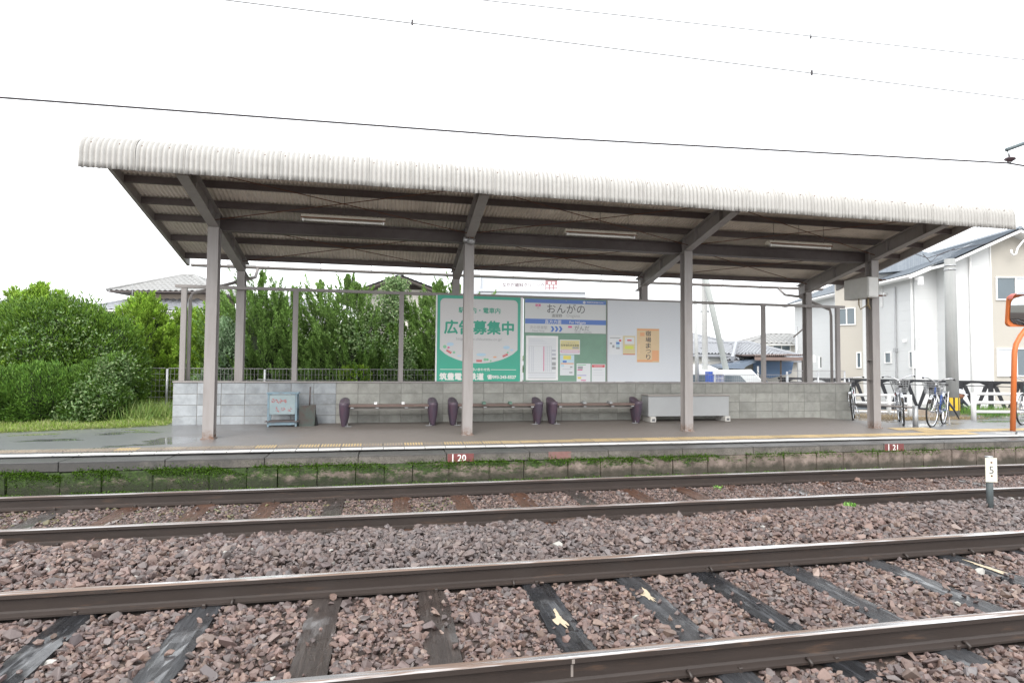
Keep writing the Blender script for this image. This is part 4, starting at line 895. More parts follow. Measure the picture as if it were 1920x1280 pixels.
# ---------------------------------------------------------------- overhead wires
def wire(label, pts, r, cat='overhead wire', mat=None, name='overhead_wire'):
    mb = MB(); pts = [Vector(p) for p in pts]; mb.tube([p for p in pts], r, 6); o = mb.build(name, mat or M['black']); return tag(o, label, cat, None)
M['wire'] = plain('copper_wire', (.05, .045, .05), .5); M['thin_wire'] = plain('grey_wire', (.36, .37, .38), .5)
a, b, c, d = (onp for onp in (atZ(0, 183, 4.62), atZ(960, 254.5, 4.60), atZ(1890, 306, 4.60), atZ(1920, 311, 4.58)))
dirL = (a-b); wire('thick dark overhead wire running across the sky just above the shelter roof', [a+dirL*3, a, b, c, c+(d-c)*6, c+(d-c)*6+(c-b)*3], .012, mat=M['wire'])
a, b = atZ(420, 0, 5.6), atZ(1920, 187, 5.6); w2 = wire('thin upper wire crossing the white sky with small clips on it', [a+(a-b)*1.5, b+(b-a)*1.5], .008, mat=M['thin_wire'])
for px_, py_ in ((773, 43), (1522, 137)): q = atZ(px_, py_, 5.6); mb = MB(); mb.box(q.x-.012, q.x+.012, q.y-.01, q.y+.01, q.z-.03, q.z+.035); mb.build('wire_clip', M['wire'], w2)
a, b = atZ(900, 0, 6.5), atZ(1920, 112, 6.5); w3 = wire('highest and thinnest wire, only over the right half of the sky', [a+(a-b)*1.5, b+(b-a)*1.5], .008, mat=M['thin_wire'])
q = atZ(1520, 69, 6.5); mb = MB(); mb.box(q.x-.01, q.x+.01, q.y-.01, q.y+.01, q.z-.03, q.z+.03); mb.build('wire_clip', M['wire'], w3)
Ya = atZ(1890, 306, 4.60).y
t = thing('wire_bracket', 'steel arm with an insulator holding the thick overhead wire at the right edge', 'wire bracket', atY(1893, 303, Ya)); TO = t.location.copy()
def bb(pts, r, name, m, r1=None): mb = MB(); mb.tube([p-TO for p in pts], r, 8, r1=r1); mb.build(name, m, t, True)
M['pipe'] = plain('dark_pipe', (.10, .13, .14), .5)
e = atY(2300, 130, Ya); bb([atY(1887, 281, Ya), atY(1920, 269, Ya), e], .028, 'arm', M['pipe'])
bb([atY(1890, 282, Ya), atY(1893, 296, Ya)], .02, 'insulator_neck', M['steel'], .012)
bb([atY(1893, 295, Ya), atY(1894, 299, Ya), atY(1894, 300.5, Ya)], .016, 'insulator_rod', M['steel'])
mb = MB(); c1 = atY(1893.5, 300, Ya)-TO; ax = Vector((.25, .1, 1)).normalized(); mb.tube([c1-ax*.03, c1, c1+ax*.012], .03, 12, r1=.075); mb.build('insulator_disc', plain('brown_porcelain', (.10, .07, .08), .2), t, True)
bb([atY(1893.5, 300, Ya), atY(1893.5, 306, Ya)], .018, 'wire_clamp', M['steel'])

# ================================================================ RIGHT-HAND SIDE: lane, guards, bicycles, mirror
LZ = .336
def g(px, py): return atZ(px, py, LZ)
t = thing('pipe_barrier', 'low rail of pink-grey pipe from the wall end to a grey stub post', 'barrier', (10.47, 10.23, LZ))
mb = MB(); mb.tube([(0, 0, -.05), (0, 0, .42)], .05, 12); mb.build('post', M['steel'], t, True)
mb = MB(); e = Vector((10.25, 11.72, .70))-Vector((10.47, 10.23, LZ)); mb.tube([(0, 0, .39), e], .022, 8); mb.build('rail', M['paint'], t, True)
def guard(label, pts, nrail, zs, group='white guard rails along the lane'):
    t = thing('guard_rail', label, 'guard rail', (pts[0][0], pts[0][1], LZ), group=group); O = Vector((pts[0][0], pts[0][1], 0))
    for p in pts: mb = MB(); q = Vector((p[0], p[1], 0))-O; mb.tube([(q.x, q.y, -.05), (q.x, q.y, zs[0]+.03)], .052, 10); mb.build('post', M['white'], t, True)
    for z in zs: mb = MB(); mb.tube([Vector((p[0], p[1], z))-O for p in pts], .034, 8); mb.build('rail', M['white'], t, True)
    return t
a, b, c = g(1560, 782), g(1667, 779), g(1706, 781)
guard('white pipe guard rail behind the parked bicycles', [(9.9, 13.5), (b.x, b.y), (c.x, c.y)], 3, (.50, .31, .09))
a, b = g(1826, 787), g(1980, 800)
guard('white pipe guard rail right of the concrete pole, ending behind the orange mirror post', [(a.x, a.y), (a.x+1.9, a.y-.35), (a.x+3.6, a.y-.7)], 3, (.60, .40, .19))
# truncated concrete pole with striped band
pc = g(1787, 782); t = thing('concrete_pole', 'cut-off concrete pole with a yellow and black striped band near its foot', 'pole', (pc.x, pc.y, LZ)); dd = (pc-C0).length
hz = atY(1787, 486, pc.y).z-LZ
mb = MB(); mb.tube([(0, 0, -.2), (0, 0, hz)], .135, 18, r1=.115); mb.build('shaft', streaked('pole_concrete', (.30, .305, .30), (.17, .20, .19), .8, .5, 9, .5), t, True)
for z in (hz-.18, hz-.28): mb = MB(); mb.tube([(0, 0, z), (0, 0, z+.03)], .125, 18); mb.build('steel_band', M['steel'], t, True)
zb0, zb1 = atY(1787, 769, pc.y).z-LZ, atY(1787, 745, pc.y).z-LZ
stripeY, stripeK = plain('stripe_yellow', (.75, .50, .04), .5), M['black']
for k in range(24):
    A0, A1 = 2*math.pi*k/24, 2*math.pi*(k+1)/24; r0_ = .139; P4 = [(r0_*math.cos(A), r0_*math.sin(A), z) for A, z in ((A0, zb0), (A1, zb0), (A1, zb1), (A0, zb1))]; P5 = [(x*1.03, y*1.03, z) for x, y, z in P4]
    mb = MB(); mb.add(P4+P5, [(0, 1, 2, 3), (7, 6, 5, 4), (0, 4, 5, 1), (1, 5, 6, 2), (2, 6, 7, 3), (3, 7, 4, 0)]); mb.build('warning_stripe', stripeK if k % 3 == 0 else stripeY, t)
# orange mirror post
pm_ = g(1899, 808); my = pm_.y; t = thing('mirror_post', 'bent orange pole carrying a traffic mirror with an orange-red hood', 'traffic mirror', (pm_.x, my, LZ)); TO = Vector((pm_.x, my, LZ)); M['orange'] = plain('orange_paint', (.62, .17, .045), .45, var=.12, scale=3)
hp = [atY(1899, 808, my), atY(1902, 660, my), atY(1905, 645, my), atY(1913, 630, my), atY(1928, 612, my), atY(1934, 598, my), atY(1935, 540, my)]
mb = MB(); mb.tube([p-TO for p in hp], .045, 12); mb.build('pole', M['orange'], t, True)
c = (atY(1896, 553, my)+atY(1984, 612, my))/2-TO; W2, H2 = (atY(1980, 580, my)-atY(1892, 580, my)).x/2, (atY(1930, 552, my)-atY(1930, 612, my)).z/2
c.y -= .12
def rrect(W, H, r, n=5):
    P = []
    for cx, cz, a0 in ((W-r, H-r, 0), (-W+r, H-r, 90), (-W+r, -H+r, 180), (W-r, -H+r, 270)):
        for k in range(n+1): A = R(a0+90*k/n); P.append((cx+r*math.cos(A), 0, cz+r*math.sin(A)))
    return P
rot = Matrix.Translation(c) @ Matrix.Rotation(R(-22), 4, 'Z') @ Matrix.Rotation(R(8), 4, 'X')
mb = MB(); mb.prism([rot @ Vector(p) for p in rrect(W2, H2, .09)], (0, 0, 0), (0, .05, 0)); o = mb.build('mirror_back', M['orange'], t)
# slightly domed mirror face
mb = MB(); n = 12
for i in range(n+1):
    for j in range(n+1):
        u, v = -1+2*i/n, -1+2*j/n; k = 1-.14*min(1, (u*u*v*v)**2*1.3); mb.v.append(tuple(rot @ Vector((u*k*(W2-.022), -.008-.05*(1-.5*u*u-.5*v*v), v*k*(H2-.022)))))
for i in range(n):
    for j in range(n): a = i*(n+1)+j; mb.f.append((a, a+n+1, a+n+2, a+1)); mb.m.append(0)
mb.build('mirror_face', plain('mirror_glass', (.55, .57, .58), .06, 1.0, var=.02), t, True)
mb = MB(); P0 = rrect(W2+.012, H2+.012, .10); top = [p for p in P0 if p[2] > H2*.45]; 
vs = [rot @ Vector((p[0], .02, p[2])) for p in top]+[rot @ Vector((p[0]*1.02, -.16, p[2]*1.03)) for p in top]; k = len(top); mb.add(vs, [(i, i+1, i+1+k, i+k) for i in range(k-1)]); vs2 = [v+Vector((0, 0, .006)) for v in vs]; mb.add(vs2, [(i, i+k, i+1+k, i+1) for i in range(k-1)])
mb.build('hood', plain('hood_red', (.50, .06, .03), .4), t, True)

# ---------------------------------------------------------------- bicycles
def bicycle(label, frame, x, y, z, rz, basket=True, lean=0, steer=0, tyre=None, scale=1, bars='swept', group='bicycles parked beyond the shelter'):
    t = thing('bicycle', label, 'bicycle', (x, y, z), rz, group); t.rotation_euler = (R(lean), 0, rz); t.scale = (scale,)*3
    F = plain('bike_frame', frame, .3, .3, var=.05); r = .32; wb = 1.08
    def wheel(px_, name, st):
        h = bpy.data.objects.new(name, None); mb = MB(); mb.torus((0, 0, 0), r, .017); w_ = mb.build(name, tyre or M['rubber'], t, True); bpy.data.objects.remove(h); w_.location = (px_, 0, r); w_.rotation_euler = (0, 0, st)
        mb = MB(); mb.torus((0, 0, 0), r-.022, .010, k=5); mb.build('rim', M['chrome'], w_, True)
        mb = MB(); [mb.tube([(0, .02*(-1)**k, 0), ((r-.03)*math.cos(2*math.pi*k/20), 0, (r-.03)*math.sin(2*math.pi*k/20))], .0016, 3, cap=False) for k in range(20)]; mb.tube([(0, -.04, 0), (0, .04, 0)], .018, 8); mb.build('spokes', M['chrome'], w_)
    wheel(0, 'rear_wheel', 0); wheel(wb, 'front_wheel', steer)
    B = Vector((.44, 0, .28)); S1 = Vector((.30, 0, .72)); H1 = Vector((.90, 0, .82)); H0 = Vector((.93, 0, .66)); RA = Vector((0, 0, r)); FA = Vector((wb, 0, r))
    mb = MB(); mb.tube([B, S1], .016, 8); mb.tube([B, (.70, 0, .42), H0], .018, 8); mb.tube([(.38, 0, .46), (.66, 0, .50), H0+Vector((0, 0, .05))], .014, 8); mb.tube([H0, H1], .019, 8)
    for s in (-1, 1): mb.tube([B, RA+Vector((0, .045*s, 0))], .009, 6); mb.tube([S1-Vector((0, 0, .06)), RA+Vector((0, .05*s, 0))], .008, 6)
    mb.build('frame', F, t, True)
    cs, sn = math.cos(steer), math.sin(steer)
    def fr_(v): d = Vector(v)-H0; return H0+Vector((d.x*cs-d.y*sn, d.x*sn+d.y*cs, d.z))
    mb = MB(); [mb.tube([fr_((.95, .0, .64)), fr_((.96, .045*s, .62)), fr_((wb, .045*s, r))], .011, 6) for s in (-1, 1)]; mb.build('fork', M['chrome'], t, True)
    hb = [(.78, .28), (.84, .26), (.90, .14), (.88, .02), (.88, -.02), (.90, -.14), (.84, -.26), (.78, -.28)] if bars == 'swept' else [(.80, .26), (.90, .24), (.90, .02), (.90, -.02), (.90, -.24), (.80, -.26)]
    zz = [1.0, 1.02, 1.0, .93, .93, 1.0, 1.02, 1.0]
    mb = MB(); mb.tube([fr_((a, b, zz[i] if bars == 'swept' else .95)) for i, (a, b) in enumerate(hb)], .012, 7); mb.tube([H1, fr_((.88, 0, .93))], .012, 7); mb.build('handlebar', M['chrome'], t, True)
    for s in (-1, 1): mb = MB(); q = fr_((.79, .28*s, 1.0 if bars == 'swept' else .95)); mb.tube([q, q+Vector((-.1, .01*s, -.01))], .017, 8); mb.build('grip', M['black'], t, True)
    mb = MB(); mb.tube([S1, S1+Vector((-.03, 0, .12))], .012, 7); mb.build('seat_post', M['chrome'], t, True)
    mb = MB(); sp = [(-.14, .085), (-.12, -.0), (0, 0)]; P = [(.15, -.085), (.14, -.09), (.03, -.05), (-.10, -.018), (-.13, 0), (-.10, .018), (.03, .05), (.14, .09)]
    mb.prism([(S1.x-.03-px_*1.0+.02, py_, S1.z+.12) for px_, py_ in [(.15, -.08), (.13, -.09), (.03, -.05), (-.10, -.02), (-.13, 0), (-.10, .02), (.03, .05), (.13, .09), (.15, .08)]], (0, 0, 0), (0, 0, .045)); mb.build('saddle', M['black'], t)
    for cx, a0, a1, nm in ((0, 20, 190, 'rear_mudguard'), (wb, 30, 170, 'front_mudguard')):
        mb = MB(); pts = [(cx+(r+.03)*math.cos(R(a0+(a1-a0)*k/12)), r+(r+.03)*math.sin(R(a0+(a1-a0)*k/12))) for k in range(13)]; vs = [(x_, s*.025, z_) for x_, z_ in pts for s in (-1, 1)]; mb.add(vs, [(2*k, 2*k+1, 2*k+3, 2*k+2) for k in range(12)]); mb.build(nm, M['chrome'], t, True)
    mb = MB(); mb.box(-.2, .18, -.06, -.05, .70, .71); mb.box(-.2, .18, .05, .06, .70, .71); [mb.box(-.2+k*.09, -.19+k*.09, -.05, .05, .70, .71) for k in range(5)]; mb.tube([(-.1, .05, .70), (0, .06, r)], .006, 5); mb.tube([(-.1, -.05, .70), (0, -.06, r)], .006, 5); mb.build('rear_rack', M['chrome'], t)
    mb = MB(); mb.tube([(0, .07, r), (-.12, .10, .0)], .007, 5); mb.tube([(0, -.07, r), (-.12, -.10, 0)], .007, 5); mb.tube([(-.12, .10, .008), (-.12, -.10, .008)], .007, 5); mb.build('kickstand', M['chrome'], t)
    mb = MB(); mb.tube([(.44, -.06, .28), (.44, .06, .28)], .045, 10); mb.tube([(.44, .07, .28), (.52, .08, .14)], .008, 5); mb.tube([(.44, -.07, .28), (.36, -.08, .42)], .008, 5); mb.box(.33, .41, -.12, -.07, .41, .43); mb.box(.48, .56, .07, .12, .13, .15); mb.build('crank', M['chrome'], t)
    mb = MB(); mb.box(.02, .44, -.055, -.048, .26, .36); mb.build('chain_guard', F, t)
    mb = MB(); mb.cbox(-.30, -.27, -.03, .03, .55, .60, .005); mb.build('rear_reflector', RED, t)
    if basket:
        mb = MB(); z0_, z1_ = .68, .92; t_ = .0035
        def pt(u, v, zf): return fr_((1.02+u*(.10+.03*zf), v*(.12+.05*zf), z0_+(z1_-z0_)*zf))
        cor = [(-1, -1), (1, -1), (1, 1), (-1, 1)]
        for zf in (0, .2, .4, .6, .8, 1): mb.tube([pt(u, v, zf) for u, v in cor+[cor[0]]], t_*(1.8 if zf == 1 else 1), 4)
        for i in range(4):
            (u0, v0), (u1, v1) = cor[i], cor[(i+1) % 4]
            for k in range(7): f = k/6; mb.tube([pt(u0+(u1-u0)*f, v0+(v1-v0)*f, 0), pt(u0+(u1-u0)*f, v0+(v1-v0)*f, 1)], t_, 4, cap=False)
        for k in range(5): f = -1+k/2; mb.tube([pt(f, -1, 0), pt(f, 1, 0)], t_, 4, cap=False)
        mb.build('basket', M['steel'], t)
        mb = MB(); q = fr_((1.16, 0, .80)); mb.box(q.x, q.x+.004, q.y-.035, q.y+.035, q.z-.025, q.z+.025); mb.build('basket_plate', M['black'], t)
    return t
# front wheel ground point known; heading = direction from rear to front
def park(label, px, py, heading, **k):
    p = g(px, py); h = heading; wb = 1.08*k.get('scale', 1); bicycle(label, k.pop('frame'), p.x-math.cos(h)*wb, p.y-math.sin(h)*wb, LZ, h, **k)
park('silver bicycle seen head-on with a wire basket, right of the last shelter post', 1694, 797, R(-131), frame=(.55, .56, .60), lean=3)
park('blue bicycle with a white chrome basket in front of the striped concrete pole', 1747, 800, R(-148), frame=(.04, .09, .28), lean=-3, steer=R(-7), scale=.97)
park('dark green bicycle without a basket at the right end of the block wall', 1600, 789, R(-133), frame=(.03, .06, .05), basket=False, bars='flat', lean=5)
park('dark green bicycle cut off by the right edge of the picture', 1917, 796, R(-160), frame=(.02, .07, .06), basket=False)
# black folded umbrella on the blue bicycle
q = g(1768, 793); mb = MB(); mb.tube([q+Vector((.05, .05, .62)), q+Vector((.18, -.1, .30)), q+Vector((.26, -.15, .10))], .03, 7, r1=.012); tag(mb.build('folded_umbrella', M['black'], None, True), 'black folded umbrella hanging beside the rear wheel of the blue bicycle', 'umbrella')

# ---------------------------------------------------------------- black truss fence and retaining wall
A_, B_ = atd(1600, 709.6, 24.0), atd(1925, 715, 20.4); A_.z = B_.z = (A_.z+B_.z)/2
dv = Vector((B_.x-A_.x, B_.y-A_.y, 0)); dv.normalize(); nv = Vector((dv.y, -dv.x, 0)); zt = A_.z; zb = zt-1.13
t = thing('truss_fence', 'black steel truss railing with V-shaped braces in front of the white house', 'fence', (A_.x, A_.y, zb)); ang = math.atan2(dv.y, dv.x); t.rotation_euler = (0, 0, ang)
M['black_steel'] = plain('black_steel', (.015, .016, .020), .5); H = 1.13; bay = .86; n = 22
x0 = -4*bay
for nm, z0_, z1_ in (('top_chord', H-.09, H), ('bottom_chord', 0, .09)): mb = MB(); mb.box(x0, x0+n*bay, -.05, .05, z0_, z1_); mb.build(nm, M['black_steel'], t)
vm = MB(); vm.box(-.075, .075, -.045, .045, .091, H-.091); vmM = vm.mesh('upright', M['black_steel'])
dm = MB()
for s in (-1, 1): dm.prism([(s*(bay/2-.08), 0, H-.24), (s*(bay/2-.08)-s*.12, 0, H-.20), (s*.0-s*.03, 0, .092), (s*.07, 0, .092)], (0, -.03, 0), (0, .03, 0))
dM = dm.mesh('diagonal_brace', M['black_steel']); am = MB(); pa = [(-bay/2+.076, 0, H-.17), (-bay/2+.12, 0, H-.165)]+[(x, 0, H-.165-.012*math.cos(x*6)) for x in np.linspace(-.25, .25, 5)]+[(bay/2-.12, 0, H-.165), (bay/2-.076, 0, H-.17), (bay/2-.076, 0, H-.26)]+[(x, 0, H-.20) for x in np.linspace(.25, -.25, 5)]+[(-bay/2+.076, 0, H-.26)]
am.prism(pa, (0, -.02, 0), (0, .02, 0)); 
for s in (-1, 1): am.prism([(s*(bay/2-.076), 0, H-.091), (s*(bay/2-.30), 0, H-.091), (s*(bay/2-.076), 0, H-.2)], (0, -.02, 0), (0, .02, 0))
aM = am.mesh('arched_bar', M['black_steel'])
for k in range(n+1): link('upright', vmM, t, (x0+k*bay, 0, 0))
for k in range(n): link('diagonal_brace', dM, t, (x0+(k+.5)*bay, 0, 0)); link('arched_bar', aM, t, (x0+(k+.5)*bay, 0, 0))
mb = MB(); mb.box(-6, 22, -.25, .3, -.65, -.02); o = mb.build('retaining_wall', streaked('dark_concrete', (.13, .15, .17), (.05, .06, .06), .7, .6, 5, 2)); o.location = t.location; o.rotation_euler = (0, 0, ang); tag(o, 'dark damp concrete retaining wall under the black truss fence', 'wall')
yard = plane_poly('yard', [tuple((t.location+dv*-9+nv*-.2).xy)+(zb-.01,), tuple((t.location+dv*45+nv*-.2).xy)+(zb-.01,), (90, 70, zb-.01), (20, 90, zb-.01), (10, 45, zb-.01)], plain('yard_concrete', (.3, .3, .29), .8, var=.2, scale=2))
# bank of bare earth
bp_ = [g(1790, 776), g(1840, 783), g(1925, 792), g(1990, 790)]
mb = MB(); xs_ = np.linspace(11.2, 22, 30)
for i, x in enumerate(xs_):
    for j, (dy, dz) in enumerate(((0, 0), (.25, .06), (.7, .10+.05*math.sin(i*1.3)), (1.4, .05), (2.4, -.5))):
        yb = np.interp(x, [11.2, 12.6, 13.6, 16, 22], [13.3, 13.3, 12.4, 12.6, 13.0]); mb.v.append((x, yb+dy+.08*math.sin(i*.9), LZ-.02+dz))
for i in range(29):
    for j in range(4): a = i*5+j; mb.f.append((a, a+5, a+6, a+1)); mb.m.append(0)
bank = mb.build('earth_bank', plain('bank_earth', (.20, .15, .11), .95, var=.4, scale=9, bump=.9, bscale=25, dirt=.5, dirtc=(.07, .11, .03), dscale=2), None, True); bank['kind'] = 'structure'
def grass_tuft(name, label, P0, rad, n, L, cols, flat=.5, cat=None, kind='stuff', w_=.008):
    P = np.stack([P0[0]+RNG.normal(0, rad[0], n), P0[1]+RNG.normal(0, rad[1], n), np.full(n, P0[2])], 1); D = np.array([0, 0, 1.0])+RNG.normal(size=(n, 3))*flat
    o = blades(name, P, D, L*RNG.uniform(.4, 1.2, n), w_, pal(n, cols), M['grass']); o['kind'] = kind
    if label: o['label'] = label
    return o
GR1 = [(.06, .15, .02), (.12, .26, .04), (.2, .34, .07)]; GR2 = [(.18, .28, .06), (.30, .36, .12), (.42, .42, .2)]; DRY = [(.32, .24, .14), (.48, .38, .24)]
for px_, py_, rx_, n_, L_g in ((1805, 777, .22, 500, .32), (1870, 782, .4, 900, .28), (1890, 785, .3, 500, .2)):
    q = g(px_, py_); grass_tuft('grass_clump', 'tall green weeds on the bank', (q.x, q.y+.3, LZ+.03), (rx_, .15), n_, L_g, GR1)
for px_, py_, rx_, ry_ in ((1630, 781, .5, .12), (1670, 786, .5, .1), (1725, 787, .35, .12), (1790, 786, .5, .08)):
    q = g(px_, py_); grass_tuft('dry_straw', 'dry straw strewn along the lane edge', (q.x, q.y, LZ+.01), (rx_, ry_), 900, .10, DRY, 1.6)

# ---------------------------------------------------------------- person behind the pole (only head and shoulder show)
def skin_figure(name, verts, edges, radii, mat, parent, sub=1):
    me = bpy.data.meshes.new(name); me.from_pydata(verts, edges, []); o = link(name, me, parent); me.materials.append(mat)
    m = o.modifiers.new('s', 'SKIN'); 
    for i, r_ in enumerate(radii): me.skin_vertices[0].data[i].radius = r_ if isinstance(r_, tuple) else (r_, r_)
    me.skin_vertices[0].data[0].use_root = True; m2 = o.modifiers.new('u', 'SUBSURF'); m2.levels = sub; m2.render_levels = sub; return o
hp_ = atd(1795, 739, 15.6); t = thing('person', 'person crouching half hidden behind the concrete pole in a white cap and dark clothes', 'person', (hp_.x, hp_.y, LZ-.02)); hz = hp_.z-(LZ-.02)
skin_m, cloth_m = plain('skin', (.36, .17, .11), .5, var=.05), plain('dark_clothes', (.03, .035, .05), .8)
k = hz/.78       # crouched: head centre about 0.78 above ground
vt = [(0, .05, .22), (0, .02, .36), (0, -.03, .50), (0, -.06, .60), (0, -.09, .66), (.09, .03, .20), (.13, -.26, .30), (.12, -.08, .05), (.12, -.22, .03), (-.09, .03, .20), (-.13, -.26, .30), (-.12, -.08, .05), (-.12, -.22, .03), (.16, -.05, .55), (.20, -.20, .40), (.10, -.34, .34), (-.16, -.05, .55), (-.20, -.20, .40), (-.10, -.34, .34)]
ed = [(0, 1), (1, 2), (2, 3), (3, 4), (0, 5), (5, 6), (6, 7), (7, 8), (0, 9), (9, 10), (10, 11), (11, 12), (3, 13), (13, 14), (14, 15), (3, 16), (16, 17), (17, 18)]
ra = [(.14, .12), (.14, .11), (.16, .11), (.12, .09), .05, .09, .065, .05, .045, .09, .065, .05, .045, .07, .045, .035, .07, .045, .035]
skin_figure('body', [(x*k, y*k, z*k) for x, y, z in vt], ed, [tuple(q*k for q in r_) if isinstance(r_, tuple) else r_*k for r_ in ra], cloth_m, t)
bm = bmesh.new(); bmesh.ops.create_uvsphere(bm, u_segments=20, v_segments=14, radius=1)
for v in bm.verts:
    x, y, z = v.co; v.co = Vector((x*.075*(1-.15*max(0, -z)), y*.095-.012*math.exp(-((x*4)**2+(z*3.2+.2)**2))*(y < 0)*1.6, z*.115))
    if y < 0: v.co.y += .006*math.exp(-((abs(x)-.4)**2*30+(z-.05)**2*60))
me = bpy.data.meshes.new('head'); bm.to_mesh(me); bm.free(); me.materials.append(skin_m); me.polygons.foreach_set('use_smooth', [True]*len(me.polygons)); hd = link('head', me, t, (0, -.10*k, hz)); hd.rotation_euler = (R(12), 0, R(25))
for s in (-1, 1):
    mb = MB(); mb.tube([(s*.032, -.086, .008), (s*.032, -.092, .008)], .008, 8); mb.build('eye', M['black'], hd); mb = MB(); mb.tube([(s*.074, .0, -.03), (s*.078, .0, .0), (s*.074, .005, .03)], .012, 6); mb.build('ear', skin_m, hd, True)
mb = MB(); mb.tube([(-.022, -.088, -.05), (.022, -.088, -.05)], .005, 6); mb.build('mouth', ink((.3, .08, .07)), hd)
mb = MB(); n = 16
for r_, z_ in ((.088, .03), (.092, .06), (.082, .10), (.05, .128), (.01, .138)): mb.v += [(r_*math.cos(2*math.pi*j/n), r_*1.18*math.sin(2*math.pi*j/n), z_) for j in range(n)]
for i in range(4):
    for j in range(n): mb.f.append((i*n+j, i*n+(j+1) % n, (i+1)*n+(j+1) % n, (i+1)*n+j)); mb.m.append(0)
mb.f.append(tuple(range(4*n, 5*n))); mb.m.append(0); mb.prism([(-.07, -.085, .035), (.07, -.085, .035), (.05, -.17, .028), (-.05, -.17, .028)], (0, 0, 0), (0, 0, .008)); mb.build('white_cap', ink((.7, .72, .78)), hd, True)

# ================================================================ GREENERY (left and behind)
def bx(px, Y): return atY(px, 680, Y).x
def bz(px, py, Y): return atY(px, py, Y).z
Y = 13.6
mass('tall_hedge_shrub', 'big rounded bush at the left edge covered with pale climbing vine leaves', 'bush', [(bx(95, Y), Y+.4, 1.55, 1.25, 1.1, 1.28), (bx(-40, Y), Y+.6, 1.5, 1.3, 1.1, 1.2), (bx(175, Y), Y+.2, 1.35, .95, .9, 1.12)], 52000, .09, .026, DEEP+BRIGHT[:2], M['conifer'], seed=3, vine=4200)
Y = 12.35
mass('low_hedge_shrub', 'low dense dark green clipped bush in front at the left edge', 'bush', [(bx(-30, Y), Y+.2, .72, 1.0, .75, .66), (bx(75, Y), Y+.25, .74, .95, .75, .66), (bx(150, Y), Y+.3, .68, .6, .6, .58)], 44000, .065, .022, DEEP+[(.08, .19, .03)], M['conifer'], seed=8, vine=0)
mass('vine_covered_shrub', 'leafy bush overgrown with drooping pale vine between the low bush and the mesh fence', 'bush', [(bx(190, Y), Y+.2, .70, .50, .5, .56), (bx(170, Y), Y+.3, 1.02, .42, .45, .55), (bx(205, Y), Y+.35, 1.25, .30, .35, .38), (bx(150, Y), Y+.1, .62, .4, .45, .42)], 21000, .065, .022, DEEP+JUN[1:2], M['conifer'], seed=15, vine=2300)
zt_ = bz(60, 540, 14.6)
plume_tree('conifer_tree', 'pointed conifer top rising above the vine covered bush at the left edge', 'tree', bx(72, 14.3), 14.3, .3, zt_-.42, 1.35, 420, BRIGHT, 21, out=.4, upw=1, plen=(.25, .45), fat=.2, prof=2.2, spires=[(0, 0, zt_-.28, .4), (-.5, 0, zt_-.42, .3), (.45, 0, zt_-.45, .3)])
# feathery bright thujas behind the mesh fence
for px_, top, rad, sd, lab in ((268, 564, 1.25, 31, 'broad bright green thuja left of the first thin frame post, below the tiled roof'), (352, 590, .85, 32, 'bright thuja behind the first thin frame post'), (405, 570, .95, 33, 'bright thuja directly behind the first thick front post'), (205, 620, .7, 35, 'short bright thuja behind the left bush')):
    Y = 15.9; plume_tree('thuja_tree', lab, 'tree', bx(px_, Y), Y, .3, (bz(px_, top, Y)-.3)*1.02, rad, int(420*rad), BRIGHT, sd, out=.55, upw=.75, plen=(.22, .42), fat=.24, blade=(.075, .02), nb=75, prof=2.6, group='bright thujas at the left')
Y = 14.6
mass('grey_leaf_shrub', 'pale grey-green broadleaf shrub between the first front post and the rear post', 'bush', [(bx(425, Y), Y, 1.35, .42, .45, 1.0), (bx(395, Y), Y, .8, .4, .4, .5)], 9000, .07, .038, [(.10, .17, .08), (.20, .30, .17), (.32, .42, .27)], M['leaf'], seed=22)
# flame-shaped junipers in a row
jun = [(450, 585, .55, []), (487, 512, .70, [(0, 0, 1.0, .9)]), (540, 545, .80, [(-.18, 0, .97, .5), (.12, 0, 1.02, .5)]), (608, 530, .80, [(-.1, 0, 1.0, .6)]), (660, 520, .75, [(-.12, 0, 1.01, .6), (.08, .1, .95, .45)]), (722, 585, .80, [(0, 0, .98, .3)]), (785, 560, .85, [(.1, 0, 1.0, .4)]), (848, 535, .8, [(-.35, 0, 1.02, .5), (.05, 0, 1.0, .45)]), (900, 600, .8, [])]
labs = ['short juniper in the gap beside the first rear post', 'juniper with one long thin curved spire left of the blue stand', 'twin-topped flame-shaped juniper above the blue stand', 'flame-shaped juniper with a single feathery top right of the second thin post', 'tall double-spired juniper above the first bench, left of the gabled house', 'lower juniper in front of the white wall of the gabled house', 'juniper overgrown with a climbing vine behind the third thin post', 'juniper peeking above the left end of the green advertisement', 'juniper hidden behind the green advertisement']
for (px_, top, rad, sps), lab, sd in zip(jun, labs, range(41, 60)):
    Y = 15.0+(sd % 3)*.25; Ht = bz(px_, top, Y)-.3; body = Ht*(.84 if sps else 1.0)
    plume_tree('juniper_tree', lab, 'tree', bx(px_, Y), Y, .3, body, rad, int(160*rad/.8), JUN, sd, out=.85, upw=.9, plen=(.5, 1.05), lean=-.22, spires=[(sx, sy, Ht*f, ln) for sx, sy, f, ln in sps], nb=150, prof=1.9, group='flame-shaped junipers behind the shelter', blade=(.08, .019), fat=.062)
